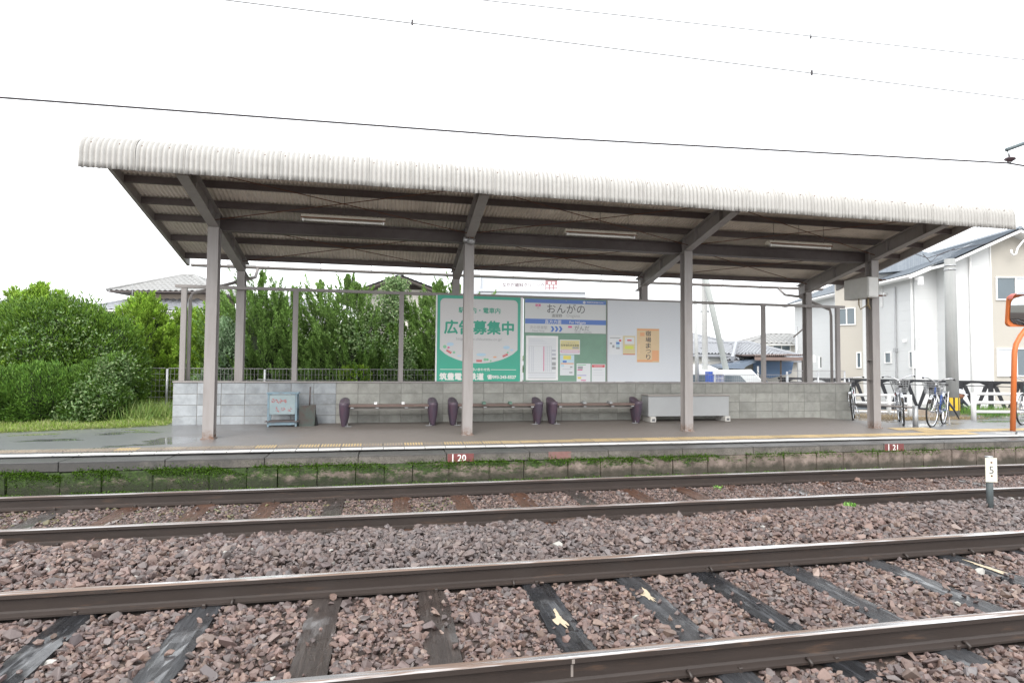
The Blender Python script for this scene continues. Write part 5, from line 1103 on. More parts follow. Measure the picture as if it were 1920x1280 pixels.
# climbing vine on junipers
def vine(label, pts, n, L, Y):
    Q = []
    for (px_, py_, rx, ry) in pts:
        m = int(n/len(pts)); c = atY(px_, py_, Y); s = FPX/15.0; Q.append(np.stack([RNG.normal(c.x, rx/s, m), RNG.normal(Y, .12, m), RNG.normal(c.z, ry/s, m)], 1))
    Q = np.concatenate(Q); o = blades('climbing_vine', Q, RNG.normal(size=(len(Q), 3))*.8+np.array([0, -.5, -.2]), L*RNG.uniform(.6, 1.2, len(Q)), L*.6, pal(len(Q), VINE+[(.10, .2, .07)]), M['leaf']); tag(o, label, 'vine')
vine('bright vine tangle climbing over the juniper in front of the gabled house', [(740, 528, 10, 5), (735, 545, 9, 9), (725, 590, 14, 14), (700, 600, 12, 10), (750, 540, 8, 8), (722, 560, 10, 10), (735, 575, 8, 12)], 2600, .075, 14.75)
vine('vine hanging down in two strands beside the third thin post', [(734, 670, 6, 14), (738, 690, 5, 12), (765, 660, 8, 14), (768, 690, 4, 14), (700, 640, 20, 12), (660, 620, 16, 16), (680, 650, 18, 8)], 2000, .07, 14.35)
q = atY(665, 705, 14.1); mass('weed_bush', 'small leafy weed bush against the mesh fence below the junipers', 'bush', [(q.x, 14.1, q.z-.1, .35, .2, .35)], 700, .09, .045, BRIGHT, M['leaf'], seed=77, trunk=False)
# grass strip left of the shelter
mb = MB(); 
gxy = [(-30, 10.9), (-5.9, 10.98), (-3.75, 11.66)]
def gedge(x): return np.interp(x, [-30, -9, -5.9, -3.7], [10.85, 10.9, 10.98, 11.62])
xs_ = np.linspace(-14, -3.68, 40)
for i, x in enumerate(xs_):
    for j in range(8):
        f = j/7; mb.v.append((x, gedge(x)+f*(15.2-gedge(x)), .378+.03*math.sin(x*2+j)*(j > 0)+.10*f))
for i in range(39):
    for j in range(7): a = i*8+j; mb.f.append((a, a+8, a+9, a+1)); mb.m.append(0)
gs = mb.build('grass_verge', plain('verge_soil', (.16, .17, .07), .95, var=.4, scale=8, bump=.8, bscale=30), None, True); gs['kind'] = 'structure'
n = 42000; x = RNG.uniform(-12, -3.72, n); y = np.array([gedge(a) for a in x])+np.abs(RNG.normal(0, .65, n)); P_ = np.stack([x, y, .385+.04*(y-11)], 1)
patchy = fbm(P_, 1.8, 5)
c = pal(n, GR2+BRIGHT[1:]); blades('verge_grass', P_, np.array([0, 0, .8])+RNG.normal(size=(n, 3))*.7, .07*RNG.uniform(.5, 1.5, n)*(1+.5*patchy), .010, c, M['grass'], None, 'stuff')
x = RNG.normal(-4.35, .35, 1500); blades('tall_grass', np.stack([x, RNG.normal(12.7, .3, 1500), np.full(1500, .42)], 1), np.array([0, 0, 1.0])+RNG.normal(size=(1500, 3))*.35, .38*RNG.uniform(.5, 1.2, 1500), .012, pal(1500, GR2[:2]+[(.18, .34, .08)]), M['grass'], None, 'stuff')

# mesh fences
M['wire_grey'] = plain('fence_wire', (.30, .29, .30), .5, .2)
def mesh_fence(label, x0, y0, x1, y1, z0, z1, pw=2.0, dv_=.075, dh=.12, group=None, wr=.0025):
    L = math.hypot(x1-x0, y1-y0); a = math.atan2(y1-y0, x1-x0); t = thing('mesh_fence', label, 'mesh fence', (x0, y0, z0), a, group); H = z1-z0; npn = max(1, round(L/pw)); pw = L/npn
    mb = MB()
    for k in range(1, int(pw/dv_)): x = k*dv_; mb.prism([(x-wr, 0, 0), (x+wr, 0, 0), (x, wr, 0)], (0, 0, .05), (0, 0, H), cap=False)
    for k in range(int(H/dh)+1): z = .05+k*dh; mb.prism([(0, -.006, z-wr), (0, -.006, z+wr), (0, -.012, z)], (.03, 0, 0), (pw-.03, 0, 0), cap=False)
    mb.prism([(0, -.004, H-.012), (0, .008, H-.012), (0, .008, H), (0, -.004, H)], (.03, 0, 0), (pw-.03, 0, 0)); pm2 = mb.mesh('mesh_panel', M['wire_grey'])
    mb = MB(); mb.tube([(0, .03, -.2), (0, .03, H-.02)], .028, 8); qm = mb.mesh('fence_post', M['steel'], True)
    for k in range(npn): link('mesh_panel', pm2, t, (k*pw, 0, 0))
    for k in range(npn+1): link('fence_post', qm, t, (k*pw, 0, 0))
    return t
mesh_fence('grey wire mesh fence behind the shelter in front of the junipers and thujas', bx(118, 13.9), 13.9, bx(985, 13.9), 13.9, .62, 1.40)
mb = MB(); mb.box(-7, 3.4, 13.82, 13.98, .2, .615); tag(mb.build('fence_plinth', M['block_old']), 'low concrete plinth under the mesh fence left of the shelter', 'wall')
# long mesh fence seen through the right opening
mesh_fence('pale wire mesh fence in front of the parked vans', 5.9, 13.6, 10.6, 14.3, .3, 1.32, dv_=.06)
mesh_fence('pale wire mesh fence between the wall end and the beige house', 10.6, 14.3, 14.2, 16.4, .3, 1.42, dv_=.06)

# ================================================================ HOUSES
def wavy_slope(mb, a, b, c, d, nu, nv, amp=.035, step=.02, sp=4):    # a,b eave corners; c,d ridge ends above b and a
    a, b, c, d = map(Vector, (a, b, c, d)); nrm = (b-a).cross(d-a).normalized() if (d-a).length > .01 else (b-a).cross(c-a).normalized()
    if nrm.z < 0: nrm = -nrm
    W = nu*sp; base = len(mb.v)
    L = (b-a).length; e = (b-a)/L
    for j in range(nv):
        for s in (0, 1):
            f = (j+s)/nv; p, q = a.lerp(d, f), b.lerp(c, f)
            for i in range(W+1):
                pt = p.lerp(q, i/W); u = (pt-a).dot(e)/L*nu; mb.v.append(tuple(pt+nrm*(amp*math.cos(2*math.pi*u)+(step if s == 0 else 0))))
    for j in range(nv*2-1):
        for i in range(W): k = base+j*(W+1)+i; mb.f.append((k, k+1, k+W+2, k+W+1)); mb.m.append(0)
def house(label, O, e_ang, W_, D_, zb, ze, zr, wallm, roofm, kind='gable_x', over=.5, waves=(30, 14), trim=None, cat='house', inset=None, extra=None, soff=None):
    """O front-left corner, e_ang direction of the front wall; local x along front, y to the back"""
    t = thing('house', label, cat, (O[0], O[1], zb), e_ang); H = ze-zb; Rz = zr-zb; trim = trim or M['white']
    mb = MB(); mb.box(0, W_, 0, D_, 0, H)
    if kind == 'gable_y': mb.prism([(0, 0, H), (W_, 0, H), (W_/2, 0, Rz-.12)], (0, 0, 0), (0, D_, 0))
    if kind == 'gable_x': mb.prism([(0, 0, H), (0, D_, H), (0, D_/2, Rz-.12)], (0, 0, 0), (W_, 0, 0))
    mb.build('wall', wallm, t)
    o = over; mb = MB(); sl = lambda run: (Rz-H)/run
    if kind == 'gable_y':
        k = sl(W_/2)*o; zl = H-k+.06
        wavy_slope(mb, (-o, D_+o, zl), (-o, -o, zl), (W_/2, -o, Rz), (W_/2, D_+o, Rz), *waves); wavy_slope(mb, (W_+o, -o, zl), (W_+o, D_+o, zl), (W_/2, D_+o, Rz), (W_/2, -o, Rz), *waves)
        sm = MB(); th = .14
        for sx in (0, 1):
            x0_, x1_ = (-o, W_/2) if sx == 0 else (W_+o, W_/2)
            sm.add([(x0_, -o, zl-th), (x1_, -o, Rz-th), (x1_, D_+o, Rz-th), (x0_, D_+o, zl-th), (x0_, -o, zl-.03), (x1_, -o, Rz-.03), (x1_, D_+o, Rz-.03), (x0_, D_+o, zl-.03)], [(0, 1, 2, 3), (4, 7, 6, 5), (0, 4, 5, 1), (1, 5, 6, 2), (2, 6, 7, 3), (3, 7, 4, 0)])
        sm.build('eaves', trim, t)
    elif kind == 'gable_x':
        k = sl(D_/2)*o; zl = H-k+.06
        wavy_slope(mb, (-o, -o, zl), (W_+o, -o, zl), (W_+o, D_/2, Rz), (-o, D_/2, Rz), *waves); wavy_slope(mb, (W_+o, D_+o, zl), (-o, D_+o, zl), (-o, D_/2, Rz), (W_+o, D_/2, Rz), *waves)
        sm = MB(); th = .14
        for sy in (0, 1):
            y0_, y1_ = (-o, D_/2) if sy == 0 else (D_+o, D_/2)
            sm.add([(-o, y0_, zl-th), (-o, y1_, Rz-th), (W_+o, y1_, Rz-th), (W_+o, y0_, zl-th), (-o, y0_, zl-.03), (-o, y1_, Rz-.03), (W_+o, y1_, Rz-.03), (W_+o, y0_, zl-.03)], [(0, 1, 2, 3), (4, 7, 6, 5), (0, 4, 5, 1), (1, 5, 6, 2), (2, 6, 7, 3), (3, 7, 4, 0)])
        sm.build('eaves', trim, t)
    else:   # hip
        i_ = inset if inset is not None else min(W_, D_)/2; zl = H-.12; r0, r1 = (i_, D_/2), (W_-i_, D_/2)
        wavy_slope(mb, (-o, -o, zl), (W_+o, -o, zl), (*r1, Rz), (*r0, Rz), *waves); wavy_slope(mb, (W_+o, D_+o, zl), (-o, D_+o, zl), (*r0, Rz), (*r1, Rz), *waves)
        wavy_slope(mb, (-o, D_+o, zl), (-o, -o, zl), (*r0, Rz), (*r0, Rz), *waves); wavy_slope(mb, (W_+o, -o, zl), (W_+o, D_+o, zl), (*r1, Rz), (*r1, Rz), *waves)
        sm = MB(); sm.box(-o+.03, W_+o-.03, -o+.03, D_+o-.03, zl-.1, zl-.03); sm.build('eaves', trim, t)
        rm_ = MB(); [rm_.tube([a_, b_], .10, 6) for a_, b_ in (((*r0, Rz), (*r1, Rz)), ((-o, -o, zl+.05), (*r0, Rz)), ((W_+o, -o, zl+.05), (*r1, Rz)), ((-o, D_+o, zl+.05), (*r0, Rz)), ((W_+o, D_+o, zl+.05), (*r1, Rz)))]; rm_.build('ridge', roofm, t)
    if kind != 'hip':
        rm_ = MB(); rm_.tube([(W_/2, -o, Rz+.03), (W_/2, D_+o, Rz+.03)] if kind == 'gable_y' else [(-o, D_/2, Rz+.03), (W_+o, D_/2, Rz+.03)], .10, 6); rm_.build('ridge', roofm, t)
    mb.build('roof', roofm, t); return t
def wnd(t, x0, x1, z0, z1, y=0, side='front', panes=2, gm=None, fm=None, sill=True, fw=.05):
    """window on the front (y=0 plane) or left side (x=0 plane) of a house; coordinates local"""
    fm = fm or M['white']; mb = MB()
    def bxs(b, a0, a1, d0, d1, c0, c1):
        if side == 'front': b.box(a0, a1, y-d1, y-d0, c0, c1)
        else: b.box(y-d1, y-d0, a0, a1, c0, c1)
    for a0, a1, c0, c1 in ((x0, x1, z0, z0+fw), (x0, x1, z1-fw, z1), (x0, x0+fw, z0+fw, z1-fw), (x1-fw, x1, z0+fw, z1-fw)): bxs(mb, a0, a1, 0, .06, c0, c1)
    for k in range(1, panes): xc = x0+(x1-x0)*k/panes; bxs(mb, xc-fw/2, xc+fw/2, 0, .055, z0+fw, z1-fw)
    f = mb.build('window', fm, t)
    for k in range(panes):
        mb = MB(); a0 = x0+(x1-x0)*k/panes+fw/2+.01; a1 = x0+(x1-x0)*(k+1)/panes-fw/2-.01; bxs(mb, a0, a1, .004, .02, z0+fw, z1-fw); mb.build('pane', (gm or [M['glass']])[k % len(gm or [1])], f)
    return f
def sidingmat(name, c, sc=11):
    N = Nodes(name); p = N.pos(); X, Y, Z = N.sep(p); s = N.math('FRACT', N.math('MULTIPLY', Z, sc)); n = N.noise(p, 30, 4)
    N.bump(N.math('ADD', N.ramp(s, [(0, 0), (.08, 1)]), N.math('MULTIPLY', n, .4)), .4, .01); return N.set(N.mix(N.noise(p, .6, 4), mul(c, .95), mul(c, 1.04)), .6)
M['siding_white'] = sidingmat('white_siding', (.57, .58, .58), 2.2); M['siding_beige'] = sidingmat('beige_siding', (.42, .395, .35), 13)
N = Nodes('shingles'); p = N.pos(); v = N.n('ShaderNodeTexBrick'); v.inputs['Scale'].default_value = 4; v.inputs['Color1'].default_value = (.24, .265, .29, 1); v.inputs['Color2'].default_value = (.30, .33, .355, 1); v.inputs['Mortar'].default_value = (.18, .20, .22, 1); N.l(p, v.inputs[0]); M['shingle'] = N.set(N.mix(N.noise(p, 8, 4), v.outputs[0], (.17, .2, .24)), .45)
# --- white and beige two-storey house at the right
eA = R(-14.5); e1 = Vector((math.cos(eA), math.sin(eA), 0)); e2 = Vector((-math.sin(eA), math.cos(eA), 0))
C1 = atd(1786, 700, 25.5); zA = zb-.01
def onwall(px, py, O, nrm): d = ray(px, py); return C0+d*((O-C0).dot(nrm)/d.dot(nrm))
ap = onwall(1895, 441, C1, e2); ux = (ap-C1).dot(e1); zridge = ap.z+.15
ee = onwall(1752, 500, C1-e2*.0, e2); slope = (ap.z-ee.z)/((ap-ee).dot(e1)); zeave = ap.z-slope*ux
t = house('white two-storey house with beige gable and grey shingle roof at the right edge', (C1.x, C1.y), eA, ux*2, 9.5, zA, zeave, zridge, M['siding_white'], M['shingle'], 'gable_y', over=.55, waves=(2, 24), trim=M['white'])
for o in [c for c in t.children]:
    if o.name.startswith('roof'):
        pass
def A_u(px, py): q = onwall(px, py, C1, e2); return (q-C1).dot(e1), q.z-zA
ub, _ = A_u(1860, 600)
mb = MB(); Hh = zeave-zA
mb.prism([(ub, 0, .0), (ux*2, 0, .0), (ux*2, 0, Hh), (ux, 0, Hh+slope*ux-.05), (ub, 0, Hh+slope*ub-.05)], (0, -.02, 0), (0, -.001, 0)); mb.build('beige_cladding', M['siding_beige'], t)
mb = MB(); mb.box(ub-.04, ub, -.035, -.001, 0, Hh+slope*ub-.05); mb.build('corner_trim', M['white'], t)
a0, z1_ = A_u(1865, 519); a1, z0_ = A_u(1940, 563); wnd(t, a0, a1, z0_, z1_, -.021, panes=2, gm=[M['glass'], M['curtain']])
a0, z1_ = A_u(1867, 652); a1, z0_ = A_u(1942, 706); wnd(t, a0, a1, z0_, z1_, -.021, panes=2, gm=[M['curtain'], M['glass']])
a0, _ = A_u(1819, 600); mb = MB(); mb.tube([(a0, -.08, 0), (a0, -.08, Hh+slope*a0-.2)], .045, 8); mb.build('rain_pipe', M['white'], t, True)
# stepped-back left part of the same house, its long side runs away to the left
off = e2*.9-e1*.95; C2 = C1+off
q = onwall(1752, 600, C2, e2); 
t2 = thing('house_wing', 'white side wing of the two-storey house with grey roof running back to the left', 'house', (C2.x, C2.y, zA), eA)
Lw = 12.5; zE2 = zeave-slope*.95
mb = MB(); mb.box(0, 3, 0, Lw, 0, zE2-zA-.06); mb.prism([(0, 0, zE2-zA-.06), (3, 0, zE2-zA-.06), (3, 0, zE2-zA+slope*3-.2), ], (0, 0, 0), (0, Lw, 0)); mb.build('wall', M['siding_white'], t2)
mb = MB(); k = zE2-zA; o_ = .5; x1_ = ux+.95
wavy_slope(mb, (-o_, Lw+o_, k-slope*o_+.09), (-o_, -o_, k-slope*o_+.09), (x1_-.03, -o_, k+slope*x1_+.06), (x1_-.03, Lw+o_, k+slope*x1_+.06), 2, 26, amp=0.0, step=.015); mb.build('roof', M['shingle'], t2)
mb = MB(); mb.add([(-o_, -o_, k-slope*o_-.12), (x1_-.1, -o_, k+slope*(x1_-.1)-.12), (x1_-.1, Lw+o_, k+slope*(x1_-.1)-.12), (-o_, Lw+o_, k-slope*o_-.12), (-o_, -o_, k-slope*o_+.06), (x1_-.1, -o_, k+slope*(x1_-.1)+.06), (x1_-.1, Lw+o_, k+slope*(x1_-.1)+.06), (-o_, Lw+o_, k-slope*o_+.06)], [(0, 1, 2, 3), (4, 7, 6, 5), (0, 4, 5, 1), (1, 5, 6, 2), (2, 6, 7, 3), (3, 7, 4, 0)]); mb.build('eaves', M['white'], t2)
mb = MB(); mb.tube([(-o_-.06, -o_, k-slope*o_-.02), (-o_-.06, Lw+o_, k-slope*o_-.02)], .06, 8); mb.build('gutter', M['white'], t2, True)
def B_u(px, py): q = onwall(px, py, C2, e1); return (q-C2).dot(e2), q.z-zA
for px_, w_ in ((1749, .045),): u_, _ = B_u(px_, 600); u_ = max(u_, .1); mb = MB(); mb.tube([(-.07, u_, 0), (-.07, u_, k-.1)], w_, 8); mb.build('rain_pipe', M['white'], t2, True)
u_, _ = B_u(1681, 600); mb = MB(); mb.tube([(-.06, u_, 0), (-.06, u_, k-.45)], .035, 8); mb.box(-.14, -.0, u_-.08, u_+.08, k*.40, k*.40+.18); mb.build('service_pipe', M['steel'], t2)
for (xa, ya, xb, yb) in ((1660, 660, 1673, 681), (1706, 658, 1717, 690), (1652, 538, 1656, 575)):
    u0, z1_ = B_u(xa, ya); u1, z0_ = B_u(xb, yb); wnd(t2, min(u0, u1), max(u0, u1), z0_, z1_, 0, 'side', 1)
for px_, py_, s in ((1729, 523, .10), (1722, 523, .06), (1662, 551, .07), (1699, 639, .06), (1729, 630, .13)):
    u_, z_ = B_u(px_, py_); mb = MB(); mb.cbox(-.14, -.002, u_-s, u_+s, z_-s*(2.6 if px_ == 1729 and py_ < 600 else 1), z_+s*1, .01); mb.build('vent_hood', M['frame_white'], t2)
# satellite bracket on the gable
q = onwall(1905, 470, C1-e2*.3, e2); O_ = Vector((C1.x, C1.y, zA)); 
def loc(v): d = v-O_; return (d.dot(e1), d.dot(e2), d.z)
mb = MB(); mb.tube([loc(onwall(x, y, C1-e2*.35, e2)) for x, y in ((1896, 468), (1896, 474), (1900, 478), (1905, 476), (1908, 465), (1920, 450))], .04, 8); mb.build('antenna_arm', M['frame_white'], t, True)
# --- beige and white house B
C3 = atd(1567, 700, 31); eB = R(-54); d1 = Vector((math.cos(eB), math.sin(eB), 0)); d2 = Vector((-math.sin(eB), math.cos(eB), 0))
tB = thing('house', 'white and beige house seen between the rear posts at the right end of the wall', 'house', (C3.x, C3.y, zA), eB); HB = atd(1567, 520, 31).z-zA
mb = MB(); mb.box(0, 5.5, 0, 4.2, 0, HB); mb.build('wall', M['siding_white'], tB)
mb = MB(); ubB = (onwall(1617, 600, C3, d2)-C3).dot(d1); mb.box(.02, ubB, -.02, -.001, 0, HB-.02); mb.build('beige_cladding', M['siding_beige'], tB)
mb = MB(); mb.prism([(-.5, 0, HB), (6, 0, HB), (2.75, 0, HB+1.3)], (0, -.5, 0), (0, 4.4, 0)); mb.build('roof', M['shingle'], tB)
def B3(px, py): q = onwall(px, py, C3, d2); return (q-C3).dot(d1), q.z-zA
a0, z1_ = B3(1571, 578); a1, z0_ = B3(1605, 609); wnd(tB, a0, a1, z0_, z1_, -.021, panes=2)
a0, z1_ = B3(1606, 660); a1, z0_ = B3(1616, 690); wnd(tB, a0, a1, z0_, z1_, -.021, panes=1)
def B4(px, py): q = onwall(px, py, C3, d1); return (q-C3).dot(d2), q.z-zA
u0, z1_ = B4(1541, 668); u1, z0_ = B4(1537, 690); wnd(tB, min(u0, u1), max(u0, u1), z0_, z1_, 0, 'side', 1, fw=.03)
for xa, ya, xb, yb in ((1530, 666, 1515, 680),): u0, z1_ = B4(xa, ya); u1, z0_ = B4(xb, yb); mb = MB(); mb.cbox(-.2, -.002, min(u0, u1), max(u0, u1), z0_, z1_, .02); o = mb.build('meter_box', M['frame_white'], tB); mb = MB(); [mb.box(-.21, -.201, u0+(u1-u0)*f-.07, u0+(u1-u0)*f+.07, z1_-.2, z1_-.06) for f in (.3, .65)]; mb.build('meter_window', M['glass'], o)
u0, z0_ = B4(1518, 612); mb = MB(); mb.tube([(-.02, u0, z0_), (-.3, u0, z0_+.1), (-.3, u0, z0_-.1)], .05, 8); mb.build('wall_lamp', M['steel'], tB)

# --- tiled hip roof house at left
M['tile_pale'] = plain('pale_roof_tile', (.27, .27, .265), .5, var=.25, scale=3, dirt=.4, dirtc=(.2, .2, .19)); M['tile_grey'] = plain('grey_roof_tile', (.25, .26, .28), .4, var=.2, scale=3, dirt=.3, dirtc=(.12, .12, .13))
M['stucco'] = plain('tan_stucco', (.46, .39, .33), .85, var=.06, scale=2, dirt=.15); M['wall_cream'] = plain('cream_wall', (.60, .58, .53), .8, dirt=.15); M['dark_wood'] = plain('dark_timber', (.05, .04, .035), .7)
dp = 40; a = atd(253, 547, dp); zr = atd(345, 516, dp+2.3).z
tl = house('tan stucco house with a pale tiled hip roof behind the thujas at the left', (a.x, a.y), -YAW, 4.65, 4.4, .1, atd(300, 548, dp).z+.1, zr, M['stucco'], M['tile_pale'], 'hip', over=1.15, waves=(20, 9), trim=M['paint_dark_shaded'], inset=1.9)
for u0_, z0_ in ((.9, 1.0),):
    mb = MB(); mb.box(4.652, 4.70, 1.4, 2.5, atd(410, 581, 41.5).z-.1, atd(410, 573, 41.5).z-.1); mb.build('window', M['glass'], tl)
# low grey roof behind
dp = 38; a = atd(178, 590, dp); t_ = house('low house with a plain grey roof, between the left bush and the tan house', (a.x, a.y), -.15, 7, 6, 0, atd(180, 577, dp).z, atd(228, 548, dp+3).z, M['white'], M['tile_grey'], 'hip', over=.5, waves=(18, 8), inset=2.8)
dp = 44; a = atd(-20, 590, dp); house('distant grey roofed house just above the bush at the far left edge', (a.x, a.y), -.2, 5, 6, 0, atd(0, 570, dp).z, atd(30, 553, dp+3).z, M['white'], M['tile_grey'], 'hip', over=.5, waves=(14, 6), inset=2.4)
dp = 44; a = atd(462, 590, dp); house('distant pale house roof beside the first rear post', (a.x, a.y), -.2, 4.5, 6, 0, atd(470, 572, dp).z, atd(490, 556, dp+3).z, M['white'], M['tile_grey'], 'hip', over=.4, waves=(14, 6), inset=2.2)
# gabled house behind the junipers
dp = 27; a = atd(668, 600, dp); eG = -.16; th = house('white gabled house with dark timber gable showing above the junipers', (a.x, a.y), eG, 4.0, 7, .1, atd(690, 552, dp).z, atd(735, 519, dp).z, M['wall_cream'], M['tile_grey'], 'gable_y', over=.75, waves=(12, 14), trim=M['dark_wood'])
Hg = atd(690, 552, dp).z-.1; mb = MB(); Rg = atd(735, 519, dp).z-.1; mb.prism([(.4, 0, Hg+.25), (3.6, 0, Hg+.25), (2, 0, Rg-.25)], (0, -.02, 0), (0, -.001, 0)); mb.build('timber_gable', M['dark_wood'], th)
# dental clinic
M['clinic'] = plain('clinic_wall', (.47, .49, .52), .6, var=.03); M['soft_white'] = plain('soft_white', (.60, .60, .61), .5, var=.03)
dp = 36; q0, q1 = atd(868, 520, dp), atd(1097, 520, dp); W0 = (q1-q0).length; tc = thing('clinic_building', 'flat white clinic building with a name sign behind the notice boards', 'building', (q0.x, q0.y, 0), -YAW+.05); zt1 = atd(900, 505, dp).z; zt2 = atd(1000, 546, dp).z
def cx(px): return (px-868)/(1097-868)*W0
mb = MB(); mb.box(cx(868), cx(882), -.1, 6, 0, zt1); mb.box(cx(884), cx(900), 0, 6, 0, zt1-.2); mb.box(cx(901), cx(1022), .3, 6, 0, zt1-.35); mb.build('wall', M['clinic'], tc)
mb = MB(); mb.box(cx(901), cx(1097), -.5, .28, 0, zt2-.1); mb.build('lower_wall', M['clinic'], tc); mb = MB(); mb.box(cx(898), cx(1097), -.6, .3, zt2-.09, zt2+.05); mb.build('canopy', M['clinic'], tc)
zs0, zs1 = atd(980, 544, dp).z, atd(980, 525.5, dp).z
mb = MB(); mb.box(cx(938), cx(1022), -.25, -.15, zs0, zs1); sg = mb.build('clinic_sign', M['soft_white'], tc)
lettering('なかだ歯科クリニック', cx(981), -.256, (zs0+zs1)/2+.0, plain('sign_ink', (.12, .08, .09), .6), sg, w=cx(1020)-cx(942), bold=.08)
mb = MB(); mb.box(cx(1022.5), cx(1045), -.26, -.15, zs0-.02, zs1+.02); mb.build('side_sign', plain('plum', (.30, .16, .17), .6), tc); so = bpy.data.objects
sd = kids(tc)[-1]
for r_, row in enumerate((2, 3, 3)):
    for c_ in range(row): xx = cx(1022.5)+(cx(1045)-cx(1022.5))*((c_+.5+(3-row)*.5)/3); zz_ = zs1-.08-(zs1-zs0)*(r_+.35)/3.1; mb = MB(); mb.cbox(xx-.085, xx+.085, -.27, -.262, zz_-.075, zz_+.06, .01) if False else mb.box(xx-.085, xx+.085, -.27, -.262, zz_-.07, zz_+.07); mb.build('letter_tile', M['soft_white'], sd)
mb = MB(); mb.box(cx(1045.5), cx(1062), -.2, -.1, zs0-.08, zs0+.06); mb.build('side_ledge', plain('brick_red', (.35, .2, .19), .7), tc)
# low tiled house at centre right
dp = 27; a = atd(1290, 690, dp); z_e = atd(1360, 663, dp).z; z_r = atd(1380, 643, dp+3.2).z
tm = house('low cream house with blue-grey tiled roof behind the parked vans', (a.x, a.y), -YAW-.02, 3.4, 6.5, .1, z_e, z_r, M['wall_cream'], M['tile_grey'], 'gable_x', over=.35, waves=(28, 13), trim=M['tile_grey'])
wnd(tm, 1.2, 3.0, z_e-1.25, z_e-.75, 0, panes=1, fm=M['dark_wood'])
a = atd(1385, 690, dp-1.0); z_e2 = atd(1400, 669, dp-1).z; z_r2 = atd(1400, 642, dp+2.2).z
tm2 = house('front block of the low tiled house with a hip roof sloping to the right', (a.x, a.y), -YAW-.02, 2.5, 6.2, .1, z_e2, z_r2, M['wall_cream'], M['tile_grey'], 'hip', over=.4, waves=(20, 13), inset=1.0, trim=M['tile_grey'])
dp = 40; a = atd(1412, 690, dp); th2 = house('distant cream two-storey house with a pale hip roof and dark windows', (a.x, a.y), -YAW-.1, 5.2, 6, 0, atd(1450, 641, dp).z, atd(1460, 626, dp+3).z, M['wall_cream'], M['tile_pale'], 'hip', over=.5, waves=(20, 6), inset=2.0)
z_a, z_b = atd(1460, 658, dp).z, atd(1460, 647, dp).z; wnd(th2, 1.25, 2.4, z_a, z_b, 0, panes=2); 
dp = 46; a = atd(1285, 690, dp); house('distant pale house left of the slanting pole', (a.x, a.y), -YAW, 2.1, 6, 0, atd(1300, 637, dp).z, atd(1300, 624, dp+3).z, M['white'], M['tile_grey'], 'hip', over=.6, waves=(12, 6), inset=1)
# carport with brown corrugated roof and blue sheet
dp = 24; a = atd(1425, 700, dp); b = atd(1512, 700, dp); t = thing('carport', 'open brown corrugated carport with a blue tarpaulin beside the white house', 'carport', (a.x, a.y, .1), -YAW); L = (b-a).length+.1; zc0 = atd(1430, 671, dp).z-.1; zc1 = atd(1475, 668, dp).z-.1
mb = MB(); wavy_slope(mb, (-.2, 0, zc1), (L, 0, zc1+.05), (L, 2.8, zc1+.12), (-.2, 2.8, zc1+.08), 26, 2, amp=.03); mb.box(-.2, L, -.02, .04, zc1-.16, zc1-.03); mb.build('roof', plain('brown_sheet', (.17, .12, .105), .6), t)
for x_ in (.2, L*.45, L-.2): mb = MB(); mb.tube([(x_, .1, 0), (x_, .1, zc1-.1)], .035, 7); mb.tube([(x_, 2.7, 0), (x_, 2.7, zc1-.1)], .035, 7); mb.build('post', M['dark_wood'], t)
mb = MB(); vs = [(x, 1.4, z) for x, z in ((.3, zc1-.2), (.3, zc1-.75), (1.0, zc1-.9), (1.9, zc1-.7), (2.0, zc1-.2))]; mb.prism(vs, (0, 0, 0), (0, .05, 0)); mb.build('tarpaulin', plain('blue_tarp', (.09, .16, .28), .5), t)
# curved awning shed
dp = 24.5; a = atd(1352, 700, dp); t = thing('canopy_shed', 'dark canopy roof with pale sheen between the van and the carport', 'shed', (a.x, a.y, .1), -YAW); zc = atd(1400, 686, dp).z-.1; Lc = (atd(1430, 700, dp)-a).length
mb = MB(); pr = [(0, 0, zc), (Lc*.05, 0, zc+.03), (Lc*.45, 0, zc+.12), (Lc, 0, zc+.36), (Lc, 0, zc+.28), (Lc*.6, 0, zc-.02), (Lc*.55, 0, zc-.12), (0, 0, zc-.10)]; mb.prism(pr, (0, 0, 0), (0, 2.5, 0)); mb.build('canopy', plain('canopy_blue', (.14, .18, .24), .2), t)
for x_ in (.15, Lc-.15): mb = MB(); mb.tube([(x_, .1, 0), (x_, .1, zc)], .04, 7); mb.build('post', M['frame_white'], t)
mb = MB(); mb.box(.3, Lc, 1.5, 1.6, 0, zc-.2); mb.build('back_wall', plain('shed_wall', (.3, .28, .25), .8), t)

